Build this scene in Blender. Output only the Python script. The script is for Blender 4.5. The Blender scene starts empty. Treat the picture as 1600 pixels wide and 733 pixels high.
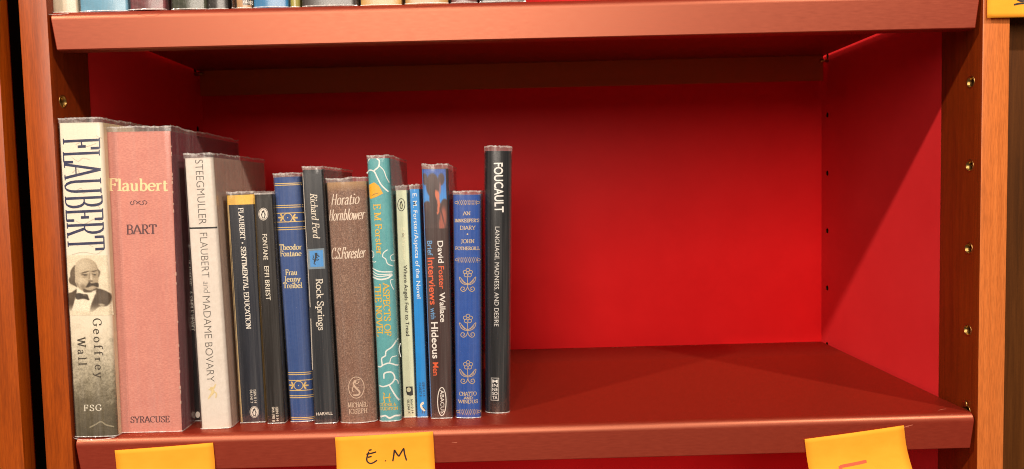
import bpy, bmesh, math, random
import numpy as np
from mathutils import Vector, Matrix
random.seed(7)
S = bpy.context.scene
COL = S.collection

# ---------------------------------------------------------------- camera
CAM = np.array([-.0183, -.6147, .1952]); YAW, PITCH, ROLL, FPX = .0136, -.0589, -.0233, 1179.06
_fw = np.array([math.sin(YAW)*math.cos(PITCH), math.cos(YAW)*math.cos(PITCH), math.sin(PITCH)])
_r = np.array([math.cos(YAW), -math.sin(YAW), 0.]); _u = np.cross(_r, _fw)
_r2 = math.cos(ROLL)*_r + math.sin(ROLL)*_u; _u2 = -math.sin(ROLL)*_r + math.cos(ROLL)*_u
cd = bpy.data.cameras.new('camera'); cam = bpy.data.objects.new('camera', cd); COL.objects.link(cam)
cd.sensor_width = 36; cd.lens = FPX/1600*36; cd.clip_start = .02; cd.clip_end = 60
cam.matrix_world = Matrix(((_r2[0], _u2[0], -_fw[0], CAM[0]), (_r2[1], _u2[1], -_fw[1], CAM[1]),
                           (_r2[2], _u2[2], -_fw[2], CAM[2]), (0, 0, 0, 1)))
S.camera = cam

# ---------------------------------------------------------------- light
W = bpy.data.worlds.new('World'); S.world = W; W.use_nodes = True
W.node_tree.nodes['Background'].inputs[0].default_value = (1, .86, .74, 1)
W.node_tree.nodes['Background'].inputs[1].default_value = .095
S.view_settings.view_transform = 'Standard'; S.view_settings.look = 'None'
S.cycles.filter_width = 1.05; S.cycles.denoising_prefilter = 'FAST'
S.view_settings.exposure = .06; S.view_settings.gamma = 1
try: S.view_settings.use_curve_mapping = False
except Exception: pass

def spot(name, loc, target, power, size, col=(1, .86, .71), rad=.035):
    l = bpy.data.lights.new(name, 'SPOT'); l.energy = power; l.color = col; l.shadow_soft_size = rad
    l.spot_size = math.radians(size); l.spot_blend = .6
    o = bpy.data.objects.new(name, l); COL.objects.link(o); o.location = loc
    o.rotation_euler = (Vector(target)-Vector(loc)).to_track_quat('-Z', 'Y').to_euler()
    o['kind'] = 'helper'
    return o
spot('ceiling_spotlight', (-1.60, -1.27, 1.62), (0, .05, .15), 152, 62)
spot('ceiling_spotlight', (1.36, -1.33, 1.74), (0, .05, .15), 152, 62)
spot('ceiling_spotlight', (-.22, -1.30, 1.68), (0, .05, .15), 26, 62)
al = bpy.data.lights.new('added_fill_light', 'AREA'); al.shape = 'RECTANGLE'; al.size = 2.0; al.size_y = 2.0; al.energy = 104; al.color = (1, .88, .75)  # added soft fill that brightens the back wall, no known fixture
ao = bpy.data.objects.new('added_fill_light', al); COL.objects.link(ao); ao.location = (-.45, -3.4, 1.50); ao['kind'] = 'helper'
ao.rotation_euler = (Vector((0, .2, .05))-Vector((-.45, -3.4, 1.50))).to_track_quat('-Z', 'Y').to_euler()

# ---------------------------------------------------------------- helpers
def lin(c):
    c = c/255
    return c/12.92 if c <= .04045 else ((c+.055)/1.055)**2.4
def rgb(r, g, b, k=1.): return (min(1, lin(r)*k), min(1, lin(g)*k), min(1, lin(b)*k), 1)

def px_ray(u, v): return _fw + _r2*(u-800)/FPX - _u2*(v-366.5)/FPX
def at_y(u, v, y):
    d = px_ray(u, v); return CAM + d*(y-CAM[1])/d[1]
def at_z(u, v, z):
    d = px_ray(u, v); return CAM + d*(z-CAM[2])/d[2]

class NT:
    def __init__(s, m):
        m.use_nodes = True; s.t = m.node_tree; s.n = s.t.nodes; s.b = s.n['Principled BSDF']
    def new(s, t, **k):
        n = s.n.new(t)
        for a, v in k.items(): setattr(n, a, v)
        return n
    def link(s, a, b): s.t.links.new(a, b)
    def coord(s, scale=(1, 1, 1), which='Object'):
        tc = s.new('ShaderNodeTexCoord'); mp = s.new('ShaderNodeMapping'); mp.inputs['Scale'].default_value = scale
        s.link(tc.outputs[which], mp.inputs[0]); return mp.outputs[0]
    def noise(s, vec, scale, detail=4, rough=.6, dist=0):
        n = s.new('ShaderNodeTexNoise'); n.inputs['Scale'].default_value = scale
        n.inputs['Detail'].default_value = detail; n.inputs['Roughness'].default_value = rough
        n.inputs['Distortion'].default_value = dist; s.link(vec, n.inputs['Vector']); return n.outputs[0]
    def ramp(s, fac, stops):
        r = s.new('ShaderNodeValToRGB'); e = r.color_ramp.elements
        while len(e) < len(stops): e.new(.5)
        for i, (p, c) in enumerate(stops): e[i].position = p; e[i].color = c
        s.link(fac, r.inputs[0]); return r.outputs[0]
    def mix(s, fac, a, b, mode='MIX'):
        m = s.new('ShaderNodeMix', data_type='RGBA', blend_type=mode)
        for i, v in ((0, fac), (6, a), (7, b)):
            if isinstance(v, bpy.types.NodeSocket): s.link(v, m.inputs[i])
            else: m.inputs[i].default_value = v
        return m.outputs[2]
    def bump(s, h, dist, strength=1):
        b = s.new('ShaderNodeBump'); b.inputs['Distance'].default_value = dist; b.inputs['Strength'].default_value = strength
        s.link(h, b.inputs['Height']); s.link(b.outputs[0], s.b.inputs['Normal'])
    def set(s, col=None, rough=None, metal=None, spec=None, coat=None):
        for k, v in (('Base Color', col), ('Roughness', rough), ('Metallic', metal), ('Specular IOR Level', spec), ('Coat Weight', coat)):
            if v is None: continue
            if isinstance(v, bpy.types.NodeSocket): s.link(v, s.b.inputs[k])
            else: s.b.inputs[k].default_value = v

def mat_plain(name, col, rough=.5, spec=.4, metal=0, var=.12, vscale=60, bump=0, bscale=900, coat=0, stretch=(1, 1, 1)):
    m = bpy.data.materials.new(name); t = NT(m)
    dark = tuple(c*(1-var) for c in col[:3])+(1,); lite = tuple(min(1, c*(1+var)) for c in col[:3])+(1,)
    n = t.noise(t.coord(stretch), vscale)
    t.set(t.ramp(n, [(.3, dark), (.7, lite)]), rough, metal, spec, coat)
    if bump: t.bump(t.noise(t.coord(stretch), bscale, 2), bump)
    return m
def mat_cloth(name, col, col2, scale=1500, rough=.8, depth=.0002, spec=.2):
    m = bpy.data.materials.new(name); t = NT(m); c = t.coord()
    wx = t.new('ShaderNodeTexWave', bands_direction='X'); wz = t.new('ShaderNodeTexWave', bands_direction='Z')
    for w in (wx, wz):
        w.inputs['Scale'].default_value = scale/6; w.inputs['Distortion'].default_value = 2.5
        w.inputs['Detail'].default_value = 2; t.link(c, w.inputs['Vector'])
    mul = t.new('ShaderNodeMath', operation='MULTIPLY'); t.link(wx.outputs[1], mul.inputs[0]); t.link(wz.outputs[1], mul.inputs[1])
    n = t.noise(c, 220, 5, .75); n2 = t.noise(c, 25, 4)
    a = t.mix(t.ramp(n, [(.35, (0, 0, 0, 1)), (.68, (1, 1, 1, 1))]), col, col2)
    a = t.mix(t.ramp(n2, [(.35, (.72, .72, .72, 1)), (.65, (1.0, 1.0, 1.0, 1))]), (0, 0, 0, 1), a, 'MIX') if False else a
    b = t.mix(t.ramp(n2, [(.3, (.25, .25, .25, 1)), (.7, (0, 0, 0, 1))]), a, tuple(x*.55 for x in col[:3])+(1,))
    t.set(b, rough, 0, spec); t.bump(mul.outputs[0], depth, .8)
    return m
_ink = {}
def ink(col, rough=.5, metal=0.):
    k = (tuple(round(c, 4) for c in col), rough, metal)
    if k not in _ink:
        m = bpy.data.materials.new('printed_ink'); t = NT(m)
        n = t.noise(t.coord(), 700, 2)
        t.set(t.ramp(n, [(.3, tuple(c*.86 for c in col[:3])+(1,)), (.62, col)]), rough, metal, .4); _ink[k] = m
    return _ink[k]
def mat_vcol(name, rough=.35):
    m = bpy.data.materials.new(name); t = NT(m)
    a = t.new('ShaderNodeVertexColor', layer_name='print'); t.set(a.outputs[0], rough, 0, .4); return m

def mat_wood(name, a, b, c, rough=.38, fine=.10, spec=.45):
    m = bpy.data.materials.new(name); t = NT(m)
    v = t.coord((1, 1, .045)); n = t.noise(v, 120, 7, .66, 1.6)
    v2 = t.coord((1, 1, .06)); p = t.noise(v2, 1300, 3, .65)
    base = t.ramp(n, [(.28, a), (.5, b), (.75, c)])
    v3 = t.coord((1, 1, .3)); blotch = t.noise(v3, 9, 3)
    base = t.mix(t.ramp(blotch, [(.35, (.35, .35, .35, 1)), (.7, (0, 0, 0, 1))]), base, a)
    col = t.mix(t.ramp(p, [(.42, (fine, fine, fine, 1)), (.55, (0, 0, 0, 1))]), base, tuple(x*.4 for x in a[:3])+(1,))
    t.set(col, rough, 0, spec); t.bump(p, .00006, .5)
    return m

def mesh_obj(name, verts, faces, mats, parent=None, smooth=False, fmat=None):
    me = bpy.data.meshes.new(name); me.from_pydata([tuple(v) for v in verts], [], faces)
    for m in (mats if isinstance(mats, (list, tuple)) else [mats]): me.materials.append(m)
    if fmat:
        for p, i in zip(me.polygons, fmat): p.material_index = i
    if smooth:
        for p in me.polygons: p.use_smooth = True
    me.update(); o = bpy.data.objects.new(name, me); COL.objects.link(o)
    if parent: o.parent = parent
    return o
def box(name, x0, x1, y0, y1, z0, z1, m, parent=None, bev=0., seg=2):
    bm = bmesh.new(); bmesh.ops.create_cube(bm, size=1)
    for v in bm.verts:
        v.co = Vector(((x0+x1)/2+v.co.x*(x1-x0), (y0+y1)/2+v.co.y*(y1-y0), (z0+z1)/2+v.co.z*(z1-z0)))
    if bev: bmesh.ops.bevel(bm, geom=bm.edges[:], offset=bev, segments=seg, affect='EDGES', profile=.5)
    me = bpy.data.meshes.new(name); bm.to_mesh(me); bm.free(); me.materials.append(m)
    if bev:
        for p in me.polygons: p.use_smooth = True
        me.set_sharp_from_angle(angle=math.radians(40))
    o = bpy.data.objects.new(name, me); COL.objects.link(o)
    if parent: o.parent = parent
    return o
def thing(name, label, cat, loc=(0, 0, 0), group=None):
    o = bpy.data.objects.new(name, None); COL.objects.link(o); o.location = loc; o.empty_display_size = .02
    o['label'] = label; o['category'] = cat
    if group: o['group'] = group
    return o
def lathe(name, prof, m, parent, loc, axis='x', n=20):
    """prof: list of (along axis, radius)"""
    v, f = [], []
    for a, r in prof:
        for k in range(n):
            t = 2*math.pi*k/n; c, s = r*math.cos(t), r*math.sin(t)
            v.append((loc[0]+a, loc[1]+c, loc[2]+s) if axis == 'x' else (loc[0]+c, loc[1]+a, loc[2]+s))
    for i in range(len(prof)-1):
        for k in range(n):
            f.append((i*n+k, i*n+(k+1) % n, (i+1)*n+(k+1) % n, (i+1)*n+k))
    f.append(tuple(range(n))[::-1]); f.append(tuple(range((len(prof)-1)*n, len(prof)*n)))
    return mesh_obj(name, v, f, m, parent, True)

def lathe_ring(name, loc, sgn, r0, r1, t, n=22):
    """a thin flanged bush round a drilled hole in a face looking along x"""
    prof = [(.006, r0), (-t*.6, r0), (-t, r0+(r1-r0)*.3), (-t, r1-(r1-r0)*.35), (-t*.5, r1), (.0002, r1)]
    v = [(loc[0]+sgn*a, loc[1]+r*math.cos(2*math.pi*k/n), loc[2]+r*math.sin(2*math.pi*k/n)) for a, r in prof for k in range(n)]
    f = [(i*n+k, i*n+(k+1) % n, (i+1)*n+(k+1) % n, (i+1)*n+k) for i in range(len(prof)-1) for k in range(n)]
    return mesh_obj(name, v, f, M_brass, None, True)

# ---------------------------------------------------------------- materials of the case
M_wood = mat_wood('cherry_wood', (.22, .035, .001, 1), (.38, .063, .002, 1), (.47, .088, .005, 1), .36, .22)
M_wood_sheen = mat_wood('sheen_cherry_wood', (.46, .115, .022, 1), (.63, .165, .033, 1), (.70, .20, .045, 1), .34, .28)  # same cherry wood, lightened: the right post's sheen is put into the colour
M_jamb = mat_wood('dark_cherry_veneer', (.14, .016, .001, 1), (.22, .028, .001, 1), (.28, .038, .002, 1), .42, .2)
M_wood_dark = mat_wood('brown_wood', (.05, .016, .003, 1), (.10, .030, .005, 1), (.14, .044, .008, 1), .6, .1, .1)
def mk_red(c0=(.71, .008, .010, 1), c1=(.77, .011, .013, 1)):
    m = bpy.data.materials.new('red_laminate'); t = NT(m)
    n = t.noise(t.coord(), 14, 3)
    t.set(t.ramp(n, [(.3, c0), (.7, c1)]), .44, 0, .12)
    t.bump(t.noise(t.coord(), 1600, 2), .00003, .5); return m
M_red = mk_red()
M_red_side = mk_red((.70, .027, .031, 1), (.76, .034, .038, 1))  # pinker than the back panel, lit sheen put into the base colour
def mk_copper():
    m = bpy.data.materials.new('copper_red_painted_metal'); t = NT(m)
    n = t.noise(t.coord((.12, 1, 1)), 900, 4, .7); n2 = t.noise(t.coord((.3, 1, 1)), 12, 4)
    c = t.mix(t.ramp(n, [(.35, (0, 0, 0, 1)), (.65, (1, 1, 1, 1))]), (.18, .0085, .003, 1), (.21, .011, .004, 1))
    c = t.mix(t.ramp(n2, [(.4, (.22, .22, .22, 1)), (.6, (0, 0, 0, 1))]), c, (.17, .009, .004, 1))
    t.set(c, .5, 0, .1); t.bump(n, .00005, .6)
    gl = t.new('ShaderNodeBsdfGlossy'); gl.inputs[0].default_value = (1, .41, .24, 1)
    t.link(t.ramp(n, [(.3, (.37, .37, .37, 1)), (.7, (.45, .45, .45, 1))]), gl.inputs['Roughness'])
    mx = t.new('ShaderNodeMixShader'); mx.inputs[0].default_value = .195
    t.link(t.b.outputs[0], mx.inputs[1]); t.link(gl.outputs[0], mx.inputs[2]); t.link(mx.outputs[0], t.n['Material Output'].inputs[0])
    return m
M_cop = mk_copper()
M_strip = mat_plain('brown_rear_lip', (.46, .085, .012, 1), .4, .3, 0, .06, 30, stretch=(.1, 1, 1))  # rear lip, lighter and browner than the rest of the shelf
M_brass = mat_plain('brass', (.42, .25, .08, 1), .34, .5, 1, .08)
M_hole = mat_plain('shaded_brass', (.10, .06, .02, 1), .3, .4, .9)  # brass darkened in colour for the shade inside the drilled holes
M_black = mat_plain('black_board', (.006, .005, .005, 1), .8, .2)

# ---------------------------------------------------------------- bookcase
H, D, HW, YP, YJ, PW, LIP, WS = .3446, .3072, .375, -.0008, .0568, .0225, .0292, .3736
Z0, Z1 = -.42, .74
case = thing('bookcase', 'wooden bookcase with bright red laminate interior and copper red shelves', 'bookcase', (0, .15, Z0))
case_inv = Matrix.Translation((0, -.15, -Z0))
def incase(o):
    o.parent = case; o.matrix_parent_inverse = case_inv; return o
for sgn, wm in ((-1, M_wood), (1, M_wood_sheen)):
    a, b = sorted((sgn*HW, sgn*(HW+PW)))
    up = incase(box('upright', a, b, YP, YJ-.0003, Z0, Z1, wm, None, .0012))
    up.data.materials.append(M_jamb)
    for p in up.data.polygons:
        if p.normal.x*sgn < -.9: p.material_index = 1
    a, b = sorted((sgn*(HW+.0003), sgn*(HW+PW-.003)))
    sp = incase(box('side_panel', a, b, YJ, D, Z0, Z1, M_red_side))
    zz = [-.0019+.0695*k for k in range(-3, 10)]
    for ob, yy, r in ((up, .0142, .0046), (sp, .2907, .0031)):
        v, f, n = [], [], 20
        for z in zz:
            for x in (sgn*(HW-.003), sgn*(HW+.009)):
                v += [(x, yy+r*math.cos(2*math.pi*k/n), z+r*math.sin(2*math.pi*k/n)) for k in range(n)]
            i0 = len(v)-2*n
            f += [(i0+k, i0+(k+1) % n, i0+n+(k+1) % n, i0+n+k) for k in range(n)]+[tuple(range(i0, i0+n))[::-1], tuple(range(i0+n, i0+2*n))]
        cu = mesh_obj('drill', v, f, M_hole)
        bm = bmesh.new(); bm.from_mesh(cu.data); bmesh.ops.recalc_face_normals(bm, faces=bm.faces[:]); bm.to_mesh(cu.data); bm.free()
        md = ob.modifiers.new('holes', 'BOOLEAN'); md.operation = 'DIFFERENCE'; md.object = cu; md.solver = 'EXACT'
        try: md.material_mode = 'TRANSFER'
        except Exception: pass
        dg = bpy.context.evaluated_depsgraph_get(); me = bpy.data.meshes.new_from_object(ob.evaluated_get(dg))
        ob.modifiers.clear(); ob.data = me; bpy.data.objects.remove(cu)
        for z in zz:
            x = sgn*(HW if ob is up else HW+.0003); t = .0007 if ob is up else .0004; R = r*1.26
            if ob is up: incase(lathe_ring('brass_socket', (x, yy, z), sgn, r*.94, r*1.17, t*.5))
incase(box('back_panel', -HW-.002, HW+.002, D, D+.012, Z0, Z1, M_red))

def sag(x): return .0010+(x+.375)/.75*.0026     # the upper shelf hangs a little askew on its pins
def shelf(z, LIP=LIP, sag=lambda x: 0.):
    v, f = [], []
    def add(vs, fs):
        n = len(v); v.extend(vs); f.extend([tuple(i+n for i in q) for q in fs])
    R = .0066
    # front nose and lip profile (y,z), outside skin then inside skin
    prof = [(.30, 0), (.22, 0), (.12, 0), (.05, 0), (.016, 0), (R+.0004, 0)]
    for k in range(9):
        t = math.pi/2*k/8; prof.append((R-R*math.sin(t), -R+R*math.cos(t)))
    prof += [(0, -R-.0004), (0, -.018), (0, -LIP+.0005), (0, -LIP), (.0015, -LIP-.0006), (.012, -LIP-.0006)]
    nx = 25
    xs = np.array([-1, -.9985]+list(np.linspace(-.98, .98, nx-4))+[.9985, 1])
    rows = []
    for (y, zz) in prof:
        if y > .017: w = WS-.0017
        else:
            w = WS-.0012*0 if zz > -R*.7 else WS-.0008-.0040*((-zz-R*.7)/LIP)
        if 0 <= y <= .017 and zz > -R: w = WS-.0010
        if abs(zz+LIP+.0006) < 1e-6: w -= .0002
        rows.append([(w*x, y, z+zz) for x in xs])
    vs = [p for r in rows for p in r]
    fs = [(i*nx+k, i*nx+k+1, (i+1)*nx+k+1, (i+1)*nx+k) for i in range(len(rows)-1) for k in range(nx-1)]
    o = mesh_obj('shelf', [Vector((p[0], p[1], p[2]+sag(p[0]))) for p in vs], fs, M_cop, None, True)
    md = o.modifiers.new('thickness', 'SOLIDIFY'); md.thickness = .0013; md.offset = 1
    incase(o)
    # folded cheeks closing the ends of the lip
    for s in (-1, 1):
        w0, w1 = WS-.0008, WS-.0008-.0040
        q = [(s*w0, .0003, z-R), (s*(w1+.0002), .0003, z-LIP), (s*(w1+.0028), .0075, z-LIP), (s*(w0+.0009), .0030, z-R*.6), (s*(w0+.0006), .010, z-R*.5), (s*(w1+.0024), .012, z-LIP)]
        q = [(a, b, c+sag(a)) for a, b, c in q]
        c = mesh_obj('lip_cheek', q, [(0, 1, 2, 3), (3, 2, 5, 4)], M_cop, None)
        c.parent = o
    # rear downstand
    r = box('rear_lip', -WS+.0025, WS-.0025, .2925, .2940, z-.0318, z-.0016, M_strip, None, .0004, 1); r.parent = o
    for v in r.data.vertices: v.co.z += sag(v.co.x)+.0008
    return o
shelf(0); shelf(H, LIP+.0012, sag)
shelf(-.3475+.0695*0)
for z in (H,):
    for s in (-1, 1):
        for yy in (.0142, .288):
            x = s*(HW-.0004)
            pn = lathe('shelf_pin', [(0, .0022), (-s*.009, .0022), (-s*.0095, .0016)], M_brass, None, (x, yy, z-.0045), 'x', 12); incase(pn)
for s in (-1, 1):
    pn = lathe('shelf_pin', [(0, .0030), (-s*.0012, .0030), (-s*.0016, .0018)], M_brass, None, (s*(HW-.0006), .0142, .0040), 'x', 14); incase(pn)

# neighbouring cases either side of the dark gaps
pL = at_y(30, 600, YP)[0]
nl = thing('bookcase', 'wooden bookcase edge beyond the black gap near the tall cream biography', 'bookcase', (pL-.03, .1, Z0))
for o in (box('upright', pL-.06, pL, YP, YP+.016, Z0, Z1, M_wood, None, .0012),
          box('side_panel', pL-.03, pL-.004, YP+.0165, D, Z0, Z1, M_black)):
    o.parent = nl; o.matrix_parent_inverse = Matrix.Translation((-(pL-.03), -.1, -Z0))
nr = thing('bookcase', 'dark brown bookcase edge past the thin gap beside the right post', 'bookcase', (.43, .1, Z0))
for o in (box('upright', .4015, .46, .016, .060, Z0, Z1, M_wood_dark, None, .0012),
          box('side_panel', .404, .43, .0605, D, Z0, Z1, M_black)):
    o.parent = nr; o.matrix_parent_inverse = Matrix.Translation((-.43, -.1, -Z0))
bw = box('back_wall', -1.2, 1.2, .36, .40, Z0, Z1, M_black); bw['kind'] = 'structure'

# ---------------------------------------------------------------- own stroke alphabet with serifs
GL = {
'A': (.72, 'l 0 0 .35 1;l .35 1 .72 0;l .14 .33 .58 .33;s .03 0;s .69 0'),
'B': (.64, 'l .14 0 .14 1;l .02 0 .35 0;l .02 1 .35 1;a .35 .76 .20 .24 90 -90;l .14 .52 .35 .52;a .35 .26 .25 .26 90 -90'),
'C': (.72, 'a .42 .5 .38 .5 48 312;l .67 .7 .67 .97'),
'D': (.78, 'l .14 0 .14 1;l .02 0 .36 0;l .02 1 .36 1;a .34 .5 .38 .5 90 -90'),
'E': (.64, 'l .14 0 .14 1;l .02 1 .56 1;l .02 0 .58 0;l .14 .52 .45 .52;l .56 1 .56 .78;l .58 0 .59 .22;l .45 .41 .45 .63'),
'F': (.60, 'l .14 0 .14 1;l .02 1 .56 1;l .14 .52 .45 .52;l .56 1 .56 .76;l .45 .41 .45 .63;s .14 0'),
'G': (.80, 'a .42 .5 .38 .5 48 315;l .67 .7 .67 .97;l .68 .08 .68 .4;s .68 .4'),
'H': (.78, 'l .14 0 .14 1;l .62 0 .62 1;l .14 .52 .62 .52;s .14 0;s .62 0;s .14 1;s .62 1'),
'I': (.28, 'l .14 0 .14 1;s .14 0;s .14 1'),
'J': (.40, 'b .24 1 .24 .3 .26 -.1 .02 -.1;s .24 1'),
'K': (.76, 'l .14 0 .14 1;l .14 .42 .6 1;l .28 .58 .66 0;s .14 0;s .14 1;s .6 1;s .66 0'),
'L': (.60, 'l .14 0 .14 1;s .14 1;l .02 0 .56 0;l .56 0 .57 .26'),
'M': (.94, 'l .12 0 .12 1;l .12 1 .46 .04;l .46 .04 .8 1;l .8 0 .8 1;s .12 0;s .8 0;s .08 1;s .84 1'),
'N': (.78, 'l .12 0 .12 1;l .12 1 .66 0;l .66 0 .66 1;s .12 0;s .66 1;s .06 1'),
'O': (.84, 'a .42 .5 .38 .5 0 360'),
'P': (.60, 'l .14 0 .14 1;l .02 1 .35 1;a .33 .74 .24 .26 90 -90;l .14 .48 .33 .48;s .14 0'),
'R': (.70, 'l .14 0 .14 1;l .02 1 .35 1;a .33 .75 .23 .25 90 -90;l .14 .5 .33 .5;l .33 .5 .62 0;s .14 0;s .65 0'),
'S': (.58, 'b .5 .78 .48 1.06 .08 1.06 .08 .74;b .08 .74 .1 .5 .52 .52 .52 .24;b .52 .24 .52 -.08 .06 -.08 .06 .24;l .51 .72 .51 .97;l .06 .04 .06 .28'),
'T': (.68, 'l .34 0 .34 1;s .34 0;l .02 1 .66 1;l .02 1 .02 .76;l .66 1 .66 .76'),
'U': (.80, 'l .14 1 .14 .3;a .4 .3 .26 .3 180 360;l .66 .3 .66 1;s .14 1;s .66 1'),
'V': (.72, 'l .02 1 .36 0;l .36 0 .7 1;s .04 1;s .68 1'),
'W': (1.02, 'l .02 1 .28 0;l .28 0 .5 .9;l .5 .9 .74 0;l .74 0 1 1;s .05 1;s .97 1;s .5 .95'),
'X': (.70, 'l .04 1 .66 0;l .04 0 .66 1;s .06 0;s .64 0;s .06 1;s .64 1'),
'Y': (.70, 'l .02 1 .35 .46;l .35 .46 .68 1;l .35 .48 .35 0;s .35 0;s .04 1;s .66 1'),
'&': (.76, 'b .68 0 .4 .4 .1 .7 .2 .9;b .2 .9 .3 1.1 .52 .95 .42 .75;b .42 .75 .3 .55 .04 .5 .06 .2;b .06 .2 .1 -.1 .55 -.1 .66 .46'),
'a': (.52, 'b .07 .48 .1 .68 .4 .68 .38 .42;l .38 .44 .38 .08;b .38 .08 .4 -.01 .46 0 .5 .06;b .38 .37 .1 .36 .05 .26 .05 .14;b .05 .14 .05 -.04 .28 -.04 .38 .14'),
'b': (.56, 'l .12 0 .12 1;l 0 .98 .12 .98;a .29 .31 .22 .31 145 -145'),
'c': (.48, 'a .28 .31 .24 .31 45 315'),
'd': (.58, 'l .44 0 .44 1;l .32 .98 .44 .98;a .28 .31 .22 .31 35 325;l .44 .01 .56 .03'),
'e': (.53, 'a .27 .31 .23 .31 5 320;l .04 .34 .5 .34'),
'f': (.36, 'l .14 0 .14 .8;a .3 .8 .16 .19 180 40;l .02 .6 .32 .6;s .14 0'),
'g': (.54, 'a .25 .40 .2 .21 0 360;b .2 .2 -.05 .05 .2 .02 .35 0;b .35 0 .6 -.06 .5 -.3 .24 -.3;b .24 -.3 -.06 -.3 -.02 -.06 .16 .02;l .4 .58 .54 .62'),
'h': (.60, 'l .12 0 .12 1;l 0 .98 .12 .98;a .29 .4 .17 .22 165 0;l .46 .4 .46 0;s .12 0;s .46 0'),
'i': (.27, 'l .13 0 .13 .6;l .02 .59 .13 .59;s .13 0;d .12 .86'),
'k': (.56, 'l .12 0 .12 1;l 0 .98 .12 .98;l .12 .24 .44 .6;l .24 .38 .5 0;s .12 0;s .5 0;s .42 .6'),
'l': (.27, 'l .13 0 .13 1;l .01 .98 .13 .98;s .13 0'),
'm': (.92, 'l .12 0 .12 .6;l 0 .59 .12 .59;a .28 .4 .16 .22 165 0;l .44 .4 .44 0;a .61 .4 .17 .22 165 0;l .78 .4 .78 0;s .12 0;s .44 0;s .78 0'),
'n': (.60, 'l .12 0 .12 .6;l 0 .59 .12 .59;a .29 .4 .17 .22 165 0;l .46 .4 .46 0;s .12 0;s .46 0'),
'o': (.55, 'a .27 .31 .24 .31 0 360'),
'p': (.56, 'l .12 -.28 .12 .6;l 0 .59 .12 .59;a .29 .31 .22 .31 145 -145;s .12 -.28'),
'r': (.42, 'l .12 0 .12 .6;l 0 .59 .12 .59;b .12 .38 .18 .6 .28 .66 .38 .56;s .12 0'),
's': (.44, 'b .36 .46 .34 .68 .06 .66 .07 .46;b .07 .46 .1 .32 .38 .32 .37 .15;b .37 .15 .36 -.06 .06 -.06 .05 .16'),
't': (.37, 'l .14 .12 .14 .82;l .02 .6 .33 .6;b .14 .12 .16 -.05 .28 -.03 .34 .08'),
'u': (.60, 'l .12 .6 .12 .2;a .28 .2 .16 .2 180 355;l .45 0 .45 .6;l 0 .59 .12 .59;l .33 .59 .45 .59;l .45 .01 .57 .02'),
'v': (.50, 'l .02 .6 .25 0;l .25 0 .48 .6;s .05 .6;s .45 .6'),
'w': (.76, 'l .02 .6 .2 0;l .2 0 .37 .56;l .37 .56 .55 0;l .55 0 .73 .6;s .05 .6;s .7 .6'),
'y': (.50, 'l .02 .6 .26 0;l .49 .6 .18 -.24;b .18 -.24 .14 -.32 .06 -.3 .04 -.24;s .05 .6;s .46 .6'),
'.': (.24, 'd .1 .06'), ',': (.24, 'd .1 .06;l .12 .04 .06 -.14'), "'": (.2, 'l .1 .98 .08 .74'), '\u2022': (.5, 'D .22 .4'), ' ': (.30, ''),
}
def glyph_strokes(ch):
    w, s = GL.get(ch, GL[' ']); out = []
    for t in s.split(';'):
        if not t: continue
        k, *a = t.split(); a = [float(x) for x in a]
        if k == 'l': out.append(('p', [(a[0], a[1]), (a[2], a[3])]))
        elif k == 'a':
            n = max(6, int(abs(a[5]-a[4])/24))
            out.append(('p', [(a[0]+a[2]*math.cos(math.radians(q)), a[1]+a[3]*math.sin(math.radians(q))) for q in np.linspace(a[4], a[5], n+1)]))
        elif k == 'b':
            P = [np.array(a[i:i+2]) for i in (0, 2, 4, 6)]
            out.append(('p', [tuple((1-q)**3*P[0]+3*(1-q)**2*q*P[1]+3*(1-q)*q*q*P[2]+q**3*P[3]) for q in np.linspace(0, 1, 8)]))
        else: out.append((k, a))
    return w, out
_fcache = {}
def builtin_text(s, bold):
    k = (s, bold)
    if k in _fcache: return _fcache[k]
    cu = bpy.data.curves.new('t', 'FONT'); cu.body = s; cu.offset = bold; cu.resolution_u = 4
    o = bpy.data.objects.new('t', cu); COL.objects.link(o)
    dg = bpy.context.evaluated_depsgraph_get(); ev = o.evaluated_get(dg); me = ev.to_mesh()
    V = np.array([v.co[:2] for v in me.vertices]); F = [tuple(p.vertices) for p in me.polygons]
    ev.to_mesh_clear(); bpy.data.objects.remove(o); bpy.data.curves.remove(cu)
    _fcache[k] = (V, F); return V, F
def catmull(P, n=6, closed=False):
    P = [np.array(p, float) for p in P]
    Q = ([P[-1]]+P+P[:2]) if closed else ([2*P[0]-P[1]]+P+[2*P[-1]-P[-2]])
    out = []
    for i in range(1, len(Q)-2):
        a, b, c, d = Q[i-1:i+3]
        for t in np.linspace(0, 1, n, endpoint=False):
            out.append(.5*(2*b+(c-a)*t+(2*a-5*b+4*c-d)*t*t+(3*b-a-3*c+d)*t**3))
    if not closed: out.append(P[-1])
    return out

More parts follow.
